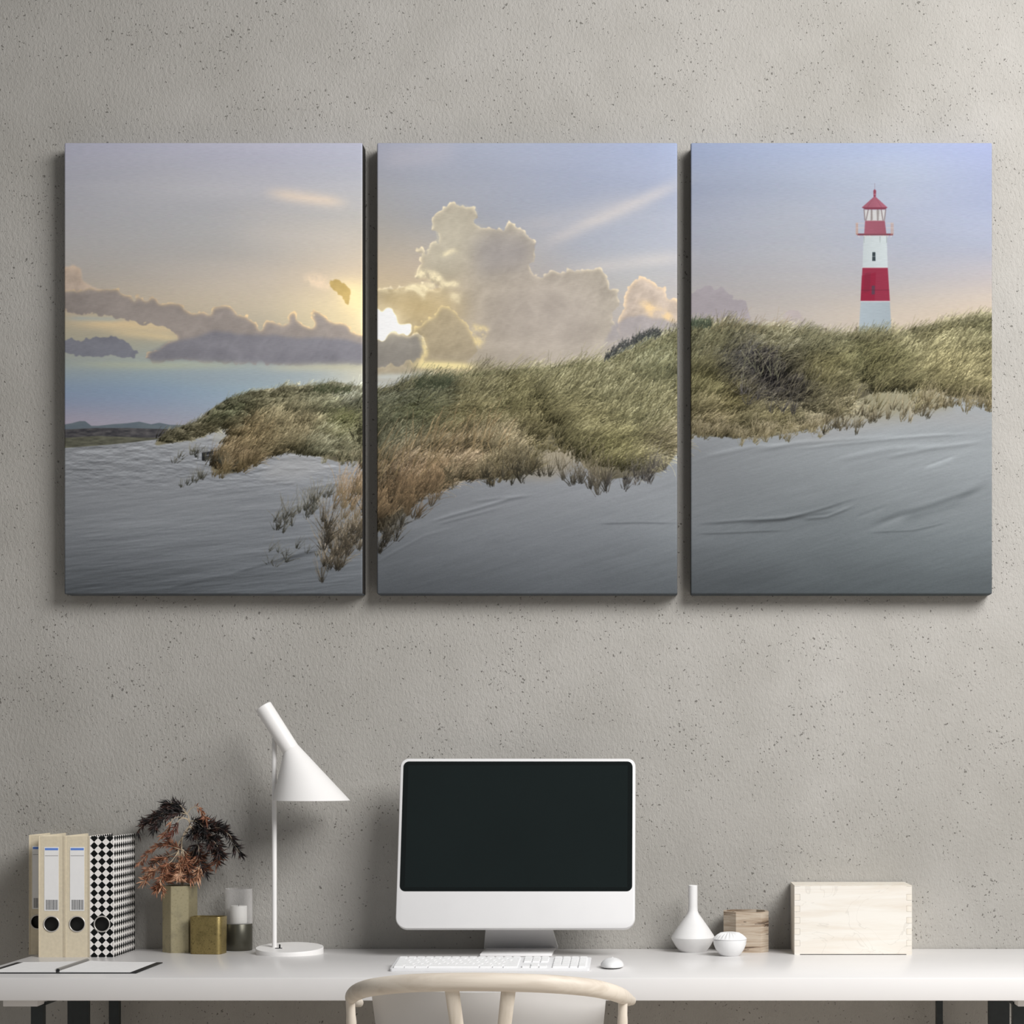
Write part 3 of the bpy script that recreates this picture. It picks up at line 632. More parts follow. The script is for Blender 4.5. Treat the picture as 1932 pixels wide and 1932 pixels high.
def lathe(bm, prof, n=64, cx=0., cy=0., sx=1., sy=1.):
    rings = []
    for r, z in prof:
        if r < 1e-6: rings.append([bm.verts.new((cx, cy, z))])
        else: rings.append([bm.verts.new((cx+r*sx*math.cos(2*PI*k/n), cy+r*sy*math.sin(2*PI*k/n), z)) for k in range(n)])
    for a, b in zip(rings, rings[1:]):
        for k in range(n):
            k2 = (k+1) % n
            f = ([a[k], a[k2], b[k2], b[k]] if len(a) > 1 and len(b) > 1 else [a[0], b[k2], b[k]] if len(a) == 1 else [a[k], a[k2], b[0]])
            bm.faces.new(f)
    return bm
def loft(bm, rings, cap0=True, cap1=True):
    vs = [[bm.verts.new(p) for p in r] for r in rings]; n = len(vs[0])
    for a, b in zip(vs, vs[1:]):
        for k in range(n): bm.faces.new([a[k], a[(k+1) % n], b[(k+1) % n], b[k]])
    if cap0: bm.faces.new(vs[0][::-1])
    if cap1: bm.faces.new(vs[-1])
    return bm
def catmull(pts, per=8):
    P = [Vector(p) for p in pts]; P = [P[0]*2-P[1]]+P+[P[-1]*2-P[-2]]; out = []
    for i in range(1, len(P)-2):
        for k in range(per):
            t = k/per; a, b, c, d = P[i-1:i+3]
            out.append(.5*((2*b)+(c-a)*t+(2*a-5*b+4*c-d)*t*t+(3*b-a-3*c+d)*t**3))
    out.append(P[-2]); return out
def sweep(bm, pts, rad, n=16, up=Vector((0, 0, 1)), flat=1.):
    """a tapering bar along pts; rad per point, flat = thickness across / thickness along up"""
    rings = []
    for i, p in enumerate(pts):
        t = (pts[min(i+1, len(pts)-1)]-pts[max(i-1, 0)]).normalized()
        s = t.cross(up)
        if s.length < 1e-3: s = t.cross(Vector((1, 0, 0)))
        s.normalize(); u = s.cross(t).normalized(); r = rad[i] if hasattr(rad, '__len__') else rad
        rings.append([p+(s*math.cos(2*PI*k/n)*flat+u*math.sin(2*PI*k/n))*r for k in range(n)])
    return loft(bm, rings)
def rrect(w, h, r, n=8, r2=None):
    """rounded rectangle outline about (0..w, 0..h); r2 = radius of the two upper corners"""
    r2 = r if r2 is None else r2; out = []
    for cx, cy, a0, rr in ((w-r, r, -90, r), (w-r2, h-r2, 0, r2), (r2, h-r2, 90, r2), (r, r, 180, r)):
        for k in range(n+1):
            a = math.radians(a0+90*k/n); out.append((cx+rr*math.cos(a), cy+rr*math.sin(a)))
    return out

# ---------------- the room
def struct(name, bm, m):
    o = link(name, bm, m); o['kind'] = 'structure'; return o
struct('wall_back', box(B(), -4.2, 3.4, 0, .15, 0, 4.4), M['wall'])
struct('floor', box(B(), -4.2, 3.4, -6.5, .15, -.1, 0), M['floor'])

# ---------------- three canvas prints
def picture_image():
    pix = paint_picture()
    im = bpy.data.images.new('painted_seascape', AW, AH)
    buf = np.ones((AH, AW, 4), np.float32); buf[..., :3] = pix[::-1]
    im.pixels.foreach_set(buf.ravel()); im.update(); im.pack()
    return im
def picture_material(im, gain):
    t = NT('printed_canvas'); tx = t.add('ShaderNodeTexImage', image=im, extension='EXTEND', interpolation='Cubic')
    uv = t.add('ShaderNodeTexCoord'); t.link(uv.outputs['UV'], tx.inputs[0])
    wv = t.coord(); wn = t.add('ShaderNodeMapping'); wn.inputs['Scale'].default_value = (60, 60, 760); t.link(wv, wn.inputs[0])
    weave = t.noise(wn.outputs[0], 1., 2, .5)
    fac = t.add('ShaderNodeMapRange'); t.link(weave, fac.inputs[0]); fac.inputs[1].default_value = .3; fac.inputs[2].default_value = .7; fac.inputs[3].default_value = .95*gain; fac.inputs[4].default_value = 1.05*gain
    sc_ = t.add('ShaderNodeVectorMath', operation='SCALE'); t.link(tx.outputs[0], sc_.inputs[0]); t.link(fac.outputs[0], sc_.inputs['Scale'])
    t.bump(weave, .12, .0006)
    return t.set(sc_.outputs[0], .8, 0, .08)
IMG = picture_image(); M['edge'] = plain('canvas_edge_shade', (44, 42, 40), .85, 0, .1, 90, .2)  # canvas sides coloured dark to deepen the shadow in the gaps between panels
CT = .052
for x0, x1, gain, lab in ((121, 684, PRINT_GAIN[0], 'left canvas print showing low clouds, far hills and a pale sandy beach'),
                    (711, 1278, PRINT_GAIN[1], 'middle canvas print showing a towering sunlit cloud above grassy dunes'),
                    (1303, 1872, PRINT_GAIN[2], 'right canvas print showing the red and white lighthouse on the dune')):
    bm = B(); a = at(x0, 1121, -CT); b = at(x1, 269, -CT)
    box(bm, a.x, b.x, -CT, -.002, a.z, b.z, .004, 3); bm.normal_update()
    for f in bm.faces:
        if abs(f.normal.x) > .9: f.material_index = 1
    uvl = bm.loops.layers.uv.new('UVMap')
    for f in bm.faces:
        for l in f.loops:
            c = l.vert.co; px = VX+c.x*F/(CAMD-CT); py = VY-(c.z-EYE)*F/(CAMD-CT)
            l[uvl].uv = ((px-AX)/AW, 1-(py-AY)/AH)
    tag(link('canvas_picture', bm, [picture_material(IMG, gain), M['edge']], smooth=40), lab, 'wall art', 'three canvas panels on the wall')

# ---------------- desk
DL, DR, DF = -1.468, .898, dep(1845)
desk = thing('desk', 'long white desk with black steel trestle legs against the plaster wall', 'desk', ((DL+DR)/2, DF/2, 0))
def local(root):
    o = Vector(root.location)
    def f(bm):
        bmesh.ops.translate(bm, verts=bm.verts, vec=-o); return bm
    return f
L = local(desk)
link('desk_top', L(box(B(), DL, DR, DF, -.004, TOP-.0475, TOP, .0018, 2)), M['white'], desk, 40)
zb = TOP-.0475
for xa, xb in ((wx(7, -.6), wx(72, -.6)), (wx(1920, -.6), wx(1920, -.6)+.0735)):
    link('rail', L(box(B(), xa, xb, -.605, -.05, zb-.0175, zb-.0002, .001)), M['white'], desk, 40)
    inner = xb if xa < 0 else xa; s = 1 if xa < 0 else -1
    link('rail_bracket', L(box(B(), min(inner, inner+s*.003), max(inner, inner+s*.003), -.56, -.06, zb-.020, zb-.0135)), M['black'], desk)
for pa, pb, y, th in ((58, 81, -.575, .02), (127, 167.5, -.31, .012), (205, 224, -.055, .02), (1911, 1938, -.575, .02), (1865, 1905, -.31, .012), (1767, 1779, -.055, .02)):
    link('leg', L(box(B(), wx(pa, y), wx(pb, y), y, y+th, 0., zb-.0003 if th == .012 else zb-.018, .0008)), M['black'], desk)
for xc in (-1.318, .73):
    link('floor_runner', L(box(B(), xc-.012, xc+.012, -.60, -.03, 0., .02, .001)), M['black'], desk)

# ---------------- binders
BH, BD = .279, .178
def binder(label, x0, x1, y, check=False):
    w = x1-x0
    root = thing('ring_binder', label, 'binder', ((x0+x1)/2, y+BD/2, TOP), 0, None if check else 'beige binders')
    mt = M['checker'] if check else M['beige']; t = .0026; hw = w/2; hd = BD/2
    def uvs(bm):
        u = bm.loops.layers.uv.new('UVMap'); p = .0181
        for f in bm.faces:
            n = f.normal
            for l in f.loops:
                c = l.vert.co
                l[u].uv = ((c.x/p+.5, c.z/p+.35) if abs(n.y) > .5 else ((c.y+hd)/p, c.z/p+.35) if abs(n.x) > .5 else (c.x/p+.5, c.y/p))
        return bm
    for s in (-1, 1):
        bm = box(B(), s*hw-(t if s > 0 else 0), s*hw+(t if s < 0 else 0), -hd, hd, 0, BH, .0008)
        bm.normal_update(); link('cover_board', uvs(bm), mt, root, 40)
    # spine with a round finger hole
    hz, hr = .0762, (.0165 if w > .045 else .0150); yf = -hd+.0012
    bm = B(); xa, xb = -hw+t+.0002, hw-t-.0002; zt = BH-.001
    N = 48; circ = [bm.verts.new((hr*math.cos(2*PI*k/N), yf, hz+hr*math.sin(2*PI*k/N))) for k in range(N)]
    def ray(k):
        a = 2*PI*k/N; c, s = math.cos(a), math.sin(a); tt = 1e9
        if c > 1e-9: tt = min(tt, xb/c)
        if c < -1e-9: tt = min(tt, xa/c)
        if s > 1e-9: tt = min(tt, .03/s)
        if s < -1e-9: tt = min(tt, -.03/s)
        return (c*tt, hz+s*tt)
    outer = [bm.verts.new((ray(k)[0], yf, ray(k)[1])) for k in range(N)]
    for k in range(N): bm.faces.new([circ[k], circ[(k+1) % N], outer[(k+1) % N], outer[k]])
    # fill the four corners of the ring square and the plain strips
    def quadf(a, b, c, d): bm.faces.new([bm.verts.new(p) for p in (a, b, c, d)])
    for sx in (xa, xb):
        for sz in (-.03, .03):
            cnr = bm.verts.new((sx, yf, hz+sz))
            on_s = [v for v in outer if abs(v.co.x-sx) < 1e-6 and (v.co.z-hz)*sz > 0]
            on_t = [v for v in outer if abs(v.co.z-hz-sz) < 1e-6 and v.co.x*sx > 0]
            va = max(on_s, key=lambda v: abs(v.co.z-hz)) if on_s else None; vb = max(on_t, key=lambda v: abs(v.co.x)) if on_t else None
            if va and vb and va != vb and (va.co-vb.co).length > 1e-6: bm.faces.new([va, cnr, vb])
    quadf((xa, yf, 0), (xb, yf, 0), (xb, yf, hz-.03), (xa, yf, hz-.03))
    quadf((xa, yf, hz+.03), (xb, yf, hz+.03), (xb, yf, zt), (xa, yf, zt))
    box(bm, xa, xb, yf+.0005, yf+.002, 0, hz-.031); box(bm, xa, xb, yf+.0005, yf+.002, hz+.031, zt)
    bmesh.ops.remove_doubles(bm, verts=bm.verts, dist=1e-5); bm.normal_update()
    link('spine', uvs(bm), mt, root)
    # sleeve of the hole, dark inside, with a metal rim
    bm = B(); lathe(bm, [(hr+.0002, 0), (hr+.0002, .012), (.0, .012)], 40)
    bmesh.ops.rotate(bm, verts=bm.verts, cent=(0, 0, 0), matrix=Matrix.Rotation(-PI/2, 3, 'X')); bmesh.ops.translate(bm, verts=bm.verts, vec=(0, yf, hz))
    hole = link('finger_hole', bm, M['dark'], root, 60)
    bm = B(); prof = [(hr+.0012+.0015*math.cos(2*PI*k/10), .0015*math.sin(2*PI*k/10)) for k in range(11)]; lathe(bm, prof, 48)
    bmesh.ops.rotate(bm, verts=bm.verts, cent=(0, 0, 0), matrix=Matrix.Rotation(-PI/2, 3, 'X')); bmesh.ops.translate(bm, verts=bm.verts, vec=(0, yf-.0003, hz))
    link('finger_ring', bm, M['chrome'], root, 80)
    bm = box(B(), -hw+.006, hw-.006, yf+.016, hd-.008, .004, BH-.012)
    link('paper_stack', bm, M['paper'], root)
    if not check:
        lw, z0, z1 = (.0165 if w > .045 else .0125), .1065, .2535
        lb = link('spine_label', box(B(), -lw, lw, yf-.0006, yf-.0001, z0, z1), M['paper'], root)
        link('blue_stripe', box(B(), -lw+.0017, lw-.0012, yf-.0008, yf-.0006, z1-.0075, z1-.0025), M['blue'], lb)
        bm = box(B(), -lw+.0017, lw-.0012, yf-.0008, yf-.0006, z1-.0205, z1-.0198)
        link('ruled_line', bm, M['ink'], lb)
        bm = B(); x = -lw+.0035
        for k in range(15):
            wv = (.0009, .0015, .0007, .0019, .0010)[k % 5]
            if x+wv < lw-.001: box(bm, x, x+wv, yf-.0008, yf-.0006, z0+.0025, z0+.0255)
            x += wv+(.0011, .0008, .0013)[k % 3]
        link('barcode', bm, M['ink'], lb)
    return root
yb = dep(1806)
xs = [wx(72.3, yb), wx(122, yb), wx(169.2, yb), wx(215, yb)]
binder('leftmost beige binder, set back and half hidden by the binder beside it', wx(54.3, yb+.06), xs[0]-.0008, yb+.06)
binder('middle one of the three beige binders, standing forward of its left neighbour', xs[0], xs[1]-.0006, yb)
binder('beige binder standing directly against the checkered binder', xs[1], xs[2]-.0006, yb)
binder('binder covered in black and white diamonds, at the right end of the row', xs[2], xs[3], yb, True)

# ---------------- open notebook
yf, yk = dep(1837), dep(1817.3)
nx0, nx1, ns = -1.446, wx(257, yf), wx(108, yf)
note = thing('notebook', 'open spiral notebook with black cover and blank white pages at the desk edge', 'notebook', (ns, (yf+yk)/2, TOP))
L = local(note)
link('cover', L(box(B(), nx0, nx1, yf, yk, TOP+.0002, TOP+.0022, .0006)), M['cover'], note, 40)
for xa, xb in ((nx0+.016, ns-.004), (ns+.004, wx(244.5, yf))):
    bm = B(); n = 14; rows = []
    for k in range(n+1):
        u = k/n; x = xa+(xb-xa)*u; dist = abs(x-ns)
        z = TOP+.0025+.0038*math.exp(-dist/.05)
        rows.append((x, z))
    rings = [[(x, yf+.003, TOP+.0023), (x, yk-.0015, TOP+.0023), (x, yk-.0015, z), (x, yf+.003, z)] for x, z in rows]
    loft(bm, rings); link('pages', L(bm), M['paper'], note, 40)
bm = B(); k = 0; y = yf+.004
while y < yk-.003:
    pts = [Vector((ns+.0055*math.cos(a), y, TOP+.0066+.0042*math.sin(a))) for a in [2*PI*i/12 for i in range(13)]]
    sweep(bm, pts, .0006, 6, Vector((0, 1, 0))); y += .0062
link('spiral_wire', L(bm), M['chrome'], note, 60)
bm = B(); lathe(bm, [(0, 0), (.0032, 0), (.0032, yk-yf-.004), (0, yk-yf-.004)], 16)
bmesh.ops.rotate(bm, verts=bm.verts, cent=(0, 0, 0), matrix=Matrix.Rotation(-PI/2, 3, 'X')); bmesh.ops.translate(bm, verts=bm.verts, vec=(ns, yf+.002, TOP+.0066))
link('spine_rod', L(bm), M['cover'], note, 60)

# ---------------- hexagonal brass vase with dried branches
VXC, VYC = wx(339.5, -.075), -.0745
vase = thing('vase', 'tall hexagonal pale brass vase holding the dried branches', 'vase', (VXC, VYC, TOP))
s6, hv, th6 = .0405, .157, math.radians(12.8)
def hexr(r, z): return [(r*math.cos(th6+PI/6+k*PI/3-PI/2-PI/3), r*math.sin(th6+PI/6+k*PI/3-PI/2-PI/3), z) for k in range(6)]
bm = loft(B(), [hexr(s6, 0), hexr(s6, hv), hexr(s6-.003, hv), hexr(s6-.003, .01)])
es = [e for e in bm.edges if abs(e.verts[0].co.z-e.verts[1].co.z) > .1 and e.verts[0].co.to_2d().length > s6-.001]
bmesh.ops.bevel(bm, geom=es, offset=.0008, segments=2, affect='EDGES')
link('vase_body', bm, M['brass'], vase, 25)

plant = thing('dried_branches', 'dried drooping branches with black and copper pointed leaves in the hexagonal vase', 'dried plant', (VXC, VYC, TOP+.02))
PL = local(plant)
def zp(x, y): return (250+x/8.78, 1500+y/8.78)
def leaf(bm, p, d, ln, wd, roll):
    d = d.normalized(); s = d.cross(Vector((math.sin(roll), math.cos(roll), .3))).normalized(); u = s.cross(d)
    m = p+d*ln*.42
    a, b, c, e = (bm.verts.new(v) for v in (p, m+s*wd*.5+u*wd*.12, p+d*ln+u*ln*.08*rnd.uniform(-1, 1), m-s*wd*.5+u*wd*.12))
    k = bm.verts.new(m-u*wd*.14)
    for f in ((a, b, k), (b, c, k), (c, e, k), (e, a, k)): bm.faces.new(f)
def branch(pts, y0, y1, r0, r1, nl, lmat, ln=(.010, .019), spread=.75, start=.25, droop=.35):
    if lmat != D_: spread *= 1.2
    n = len(pts); P = []
    for i, (x, y) in enumerate(pts):
        yy_ = y0+(y1-y0)*i/(n-1); P.append(at(*zp(x, y), yy_))
    C_ = catmull(P, 7)
    bm = sweep(B(), C_, [r0+(r1-r0)*i/(len(C_)-1) for i in range(len(C_))], 6, Vector((.2, 1, .1)))
    br = link('branch', PL(bm), M['twig'], plant, 60)
    if not nl: return
    nl = int(nl*(1.8 if lmat == D_ else 2.5))
    bm = B()
    for k in range(nl):
        t = start+(1-start)*min(1, (k+rnd.random())/nl); i = min(len(C_)-2, int(t*(len(C_)-1)))
        p = C_[i].lerp(C_[i+1], rnd.random()); tan = (C_[i+1]-C_[i]).normalized()
        off = Vector((rnd.gauss(0, 1), rnd.gauss(0, .8), rnd.gauss(0, 1)-droop*.5)).normalized()
        d = tan*rnd.uniform(.5, 1.1)+off*spread
        L_ = rnd.uniform(*ln)*(1.4 if t < .9 else 1.6)
        e = p+d.normalized()*L_
        if e.y > -.008: d.y = -abs(d.y)
        q = p+d.normalized()*L_-Vector((VXC, VYC, 0))
        if min(q.x+VXC, p.x) < xs[3]+.006: continue
        if min(q.z, p.z) < TOP+hv+.003 and any(abs(math.hypot(v_.x, v_.y)) < .047 for v_ in (q, p-Vector((VXC, VYC, 0)), q-d.normalized()*L_*.5)): continue
        leaf(bm, p, d, L_, L_*rnd.uniform(.11, .19), rnd.uniform(0, 6.28))
    link('leaves', PL(bm), lmat, br)
VB = -.076
D_, K_, T_ = M['leaf_dark'], M['leaf_copper'], M['leaf_tan']
branch([(830, 1640), (780, 1100), (755, 860), (800, 740), (900, 610), (945, 480), (925, 340)], VB, -.07, .0022, .0012, 0, D_)
branch([(850, 1640), (820, 1000), (815, 800), (850, 640), (935, 520)], VB, -.08, .0018, .001, 0, D_)
branch([(925, 340), (860, 280), (760, 258), (620, 260), (480, 312), (370, 390), (190, 480), (80, 600)], -.07, -.06, .0011, .0005, 120, D_, start=.1)
branch([(900, 300), (820, 215), (720, 190), (600, 215), (470, 270), (330, 350), (220, 420)], -.06, -.04, .0009, .0004, 105, D_, start=.12)
branch([(915, 320), (800, 300), (660, 320), (520, 380), (420, 480), (350, 560)], -.07, -.09, .0009, .0004, 90, D_, start=.15)
branch([(880, 270), (800, 180), (740, 150), (640, 140), (560, 150)], -.065, -.05, .0009, .0004, 40, D_, (.012, .02), start=.2)
branch([(905, 310), (970, 222), (1060, 195), (1130, 250), (1180, 330), (1215, 400)], -.07, -.085, .001, .0004, 20, K_, (.009, .015), .55, .35)
branch([(945, 460), (900, 400), (820, 390), (760, 430), (720, 530), (690, 610), (590, 710)], -.075, -.1, .001, .0004, 20, leafm('dried_red_leaf', (48, 26, 22), (92, 48, 34), (130, 74, 54)), (.009, .017), .45, .5)
branch([(935, 405), (800, 365), (700, 382), (630, 460), (590, 560), (500, 670)], -.075, -.09, .001, .0004, 22, M['leaf_copper'], (.008, .015), .45, .55)
branch([(945, 430), (1060, 440), (1140, 500), (1190, 570), (1260, 700), (1290, 830)], -.075, -.1, .001, .0005, 90, D_, start=.05)
branch([(945, 470), (1050, 520), (1170, 560), (1300, 560), (1400, 540), (1500, 580), (1620, 680), (1690, 830), (1800, 985)], -.075, -.085, .0012, .0004, 120, D_, (.011, .021), start=.05)
branch([(950, 430), (1100, 430), (1250, 470), (1380, 500), (1500, 560)], -.07, -.05, .0009, .0004, 90, D_, (.012, .021), start=.1)
branch([(945, 500), (1060, 590), (1160, 660), (1260, 700), (1370, 790), (1440, 920), (1475, 990)], -.08, -.1, .001, .0004, 110, D_, start=.05)
branch([(940, 520), (1010, 610), (1080, 740), (1100, 950), (1125, 1160), (1215, 1280)], -.08, -.095, .0011, .0005, 75, D_, start=.1)
branch([(1180, 620), (1260, 700), (1300, 850), (1370, 960), (1395, 1120)], -.085, -.07, .0008, .0004, 70, D_, start=.05)
branch([(1280, 640), (1380, 720), (1450, 850), (1440, 960)], -.085, -.075, .0008, .0004, 50, D_, start=.05)
branch([(1350, 870), (1410, 960), (1440, 1000), (1390, 1130)], -.08, -.085, .0006, .0004, 18, K_, start=.2)
branch([(960, 520), (1000, 620), (960, 680)], -.08, -.09, .0007, .0004, 30, D_, start=.0)
branch([(1090, 800), (1030, 880), (1000, 980), (960, 1050)], -.08, -.08, .0008, .0004, 45, D_, start=.0)
# copper lower mass
branch([(780, 900), (640, 845), (480, 820), (350, 890), (230, 1000), (110, 1130)], -.085, -.08, .0009, .0004, 44, K_, (.009, .015), .5, .1)
branch([(770, 920), (660, 1080), (540, 1200), (480, 1380), (430, 1500), (400, 1550)], -.085, -.13, .001, .0004, 60, K_, (.010, .018))
branch([(770, 950), (600, 1130), (420, 1210), (290, 1330), (180, 1440)], -.085, -.1, .001, .0004, 60, T_, (.009, .017))
branch([(760, 940), (620, 1000), (480, 1050), (340, 1120), (220, 1260)], -.08, -.06, .0009, .0004, 60, K_, (.009, .016))
branch([(830, 900), (860, 1030), (910, 1160), (960, 1390)], -.085, -.11, .001, .0004, 60, K_, (.010, .018))
branch([(810, 940), (800, 1100), (790, 1250), (730, 1420)], -.085, -.115, .001, .0004, 60, T_, (.010, .018))
branch([(1100, 970), (1040, 1120), (900, 1190), (780, 1280), (690, 1330)], -.09, -.1, .0008, .0004, 70, K_, start=.05)
branch([(830, 900), (940, 1000), (1060, 1080), (1160, 1150), (1230, 1200)], -.08, -.07, .0008, .0004, 60, K_, (.009, .016))
branch([(760, 960), (700, 1100), (650, 1250), (660, 1400), (670, 1470)], -.08, -.07, .0008, .0004, 60, K_)
branch([(820, 960), (880, 1200), (860, 1350), (870, 1440)], -.08, -.09, .0008, .0004, 50, T_)
branch([(1120, 1160), (1090, 1250), (1060, 1370)], -.095, -.1, .0007, .0004, 26, T_, (.012, .02), .5, .1)
branch([(800, 900), (720, 860), (640, 800), (600, 770)], -.08, -.06, .0007, .0004, 30, K_, start=.0)
branch([(850, 1000), (960, 960), (1060, 980), (1180, 1000)], -.075, -.05, .0007, .0004, 46, K_, start=.0)
branch([(620, 1150), (560, 1270), (530, 1380), (580, 1450)], -.09, -.10, .0007, .0004, 40, K_, start=.0)
branch([(450, 1400), (480, 1480), (505, 1590)], -.125, -.135, .0006, .0003, 8, T_, (.012, .018), .35, .3)

# ---------------- small brass cup
cup = thing('cup', 'low square brass cup with rounded corners in front of the hexagonal vase', 'cup', (wx(391, -.13), -.1175, TOP), math.radians(-7))
def rr3(w, d, r, z, n=8): return [(x-w/2, y-d/2, z) for x, y in rrect(w, d, r, n)]
link('cup_body', loft(B(), [rr3(.074, .05, .011, 0), rr3(.076, .052, .012, .001), rr3(.0775, .0535, .012, .0855), rr3(.0765, .0525, .0118, .087), rr3(.0725, .0485, .011, .087), rr3(.0715, .0475, .011, .006)]), M['brass2'], cup, 30)

# ---------------- candle holder
hx_, hy_ = wx(450.5, -.034), -.0345
hold = thing('candle_holder', 'cylindrical clear glass candle holder with a dark metal base', 'candle holder', (hx_, hy_, TOP))
link('metal_base', lathe(B(), [(0, 0), (.0315, 0), (.0322, .001), (.0322, .0630), (.0317, .0636), (0, .0636)]), M['smoke'], hold, 40)
link('glass_sleeve', lathe(B(), [(.0308, .0638), (.0325, .0638), (.0325, .1468), (.0321, .1472), (.0312, .1472), (.0308, .1468), (.0308, .0638)], 96), M['glass'], hold, 40)
can = thing('candle', 'short white pillar candle standing inside the glass holder', 'candle', (hx_, hy_, TOP+.0642))
link('wax', lathe(B(), [(0, 0), (.0193, 0), (.0196, .001), (.0196, .0405), (.0186, .0418), (.012, .0410), (0, .0402)]), M['wax'], can, 50)
link('wick', lathe(B(), [(0, .040), (.0007, .040), (.0006, .0455), (0, .046)], 8), M['wick'], can)

# ---------------- desk lamp
ly = -.12
lamp = thing('desk_lamp', 'tall white metal desk lamp with a slanted funnel shade on a thin pole', 'lamp', (wx(546.5, ly), ly, TOP))
bx_ = wx(546.5, ly)
R_ = .0785
bm = B(); N = 80; rb, rt = [], []
for k in range(N):
    a = 2*PI*k/N; x, y = R_*math.cos(a), R_*.96*math.sin(a); rb.append((x, y, 0)); rt.append((x, y, .0135+.0055*math.sin(a)))
rs = [(x*.993, y*.993, z+.0012) for x, y, z in rt]
loft(bm, [rb, rt, rs]); link('lamp_base', bm, M['whitemat'], lamp, 30)
px_ = wx(517.7, ly)-bx_
ptop = at(517.7, 1392, ly).z-TOP
link('pole', lathe(B(), [(0, .010), (.0056, .010), (.0056, ptop-.002), (.004, ptop), (0, ptop)], 24, px_, 0), M['whitemat'], lamp, 40)
sw = link('switch', box(B(), wx(522, ly)-bx_, wx(535, ly)-bx_, -.020, -.015, .0125, .0148, .0006), M['cover'], lamp, 40)
link('toggle', box(B(), wx(529, ly)-bx_, wx(532, ly)-bx_, -.019, -.016, .0146, .023, .0008), M['cover'], sw, 40)
def lp(px, py, y=ly): p = at(px, py, y); return Vector((p.x-bx_, 0, p.z-TOP))
sy_ = -.014
A0, A1 = lp(499.5, 1334), lp(550.4, 1414); ax = (A1-A0).normalized(); sd = Vector((ax.z, 0, -ax.x))
if sd.x < 0: sd = -sd
tr_ = .0201
def circ3(c, r, u, n=72): return [(c.x+u.x*r*math.cos(2*PI*k/n), sy_+r*math.sin(2*PI*k/n), c.z+u.z*r*math.cos(2*PI*k/n)) for k in range(n)]
BC = lp(589.7, 1510); brd = (661.5-517.9)/2/F*(CAMD+ly)
rings = [circ3(A0-ax*.002, tr_*.90, sd), circ3(A0-ax*.0012, tr_*.97, sd), circ3(A0+ax*.001, tr_, sd), circ3(A1-ax*.004, tr_, sd)]
hor = Vector((1, 0, 0))
# junction turns from the square cut of the tube to the level rim
for t in (0., .012, 1.):
    c = A1.lerp(BC, t); u = sd.lerp(hor, t); r = tr_+(brd-tr_)*t
    if t == 1.: u = hor; r = brd
    rings.append(circ3(c, r, u))
inner = [circ3(BC, brd-.0012, hor), circ3(A1, tr_-.0014, sd), circ3(A0+ax*.003, tr_-.0014, sd)]
link('lamp_shade', loft(B(), rings+inner), M['whitemat'], lamp, 28)

# ---------------- all-in-one computer
mx = -.3445; mb = -.22; tilt = math.radians(13.1); mw, mh = .55, .4015; mz = at(972, 1752, mb).z
comp = thing('computer', 'white all-in-one desktop computer with a large black screen in the desk middle', 'computer', (mx, -.1, TOP))
def scr(u, v, n):
    """point on the tilted screen: u across, v up the face, n out of the face"""
    return Vector((u-mw/2, mb+math.sin(tilt)*v-math.cos(tilt)*n+.1, mz-TOP+math.cos(tilt)*v+math.sin(tilt)*n))
out = rrect(mw, mh, .026, 10, .019)
def ring(o, inset, n, cx=mw/2, cy=mh/2): return [scr(cx+(u-cx)*(1-inset/cx), cy+(v-cy)*(1-inset/cy), n) for u, v in o]
link('housing', loft(B(), [ring(out, .03, -.040), ring(out, .006, -.028), ring(out, 0, -.022), ring(out, 0, -.003), ring(out, .0012, -.0008), ring(out, .003, 0)]), M['alu'], comp, 35)
gx0, gx1, gz0, gz1 = .0075, mw-.0065, .0865, mh-.0075
gl = [(gx0+u, gz0+v) for u, v in rrect(gx1-gx0, gz1-gz0, .013, 8)]
def gring(o, n, k=0.): 
    cx, cy = (gx0+gx1)/2, (gz0+gz1)/2
    return [scr(cx+(u-cx)*(1-k/cx), cy+(v-cy)*(1-k/cy), n) for u, v in o]
gp = link('screen_glass', loft(B(), [gring(gl, -.0005), gring(gl, .0006), gring(gl, .0009, .0006)]), M['gloss'], comp)
dp = [(gx0+.0115, gz0+.0095), (gx1-.0115, gz0+.0095), (gx1-.0115, gz1-.0095), (gx0+.0115, gz1-.0095)]
link('display', loft(B(), [[scr(u, v, .0005) for u, v in dp], [scr(u, v, .00096) for u, v in dp]]), M['gloss2'], gp)
def slab(a, b, t):
    """plate between two level lines a and b (half width, y, z)"""
    bm = B(); n = Vector((0, b[1]-a[1], b[2]-a[2])).normalized(); nn = Vector((0, -n.z, n.y))*t
    r = []
    for w, y, z in (a, b):
        p = Vector((0, y, z)); r.append([(-w, *p.yz), (w, *p.yz), (w, *(p+nn).yz), (-w, *(p+nn).yz)])
    return loft(bm, r)
link('neck', slab((.0885, -.032+.1, .0095), (.076, -.112+.1, at(980, 1740, -.112).z-TOP), .008), M['alu2'], comp, 30)
link('foot', box(B(), -.083, .083, dep(1805)+.1, -.022+.1, 0.0004, .0065, .0015), M['alu2'], comp, 40)

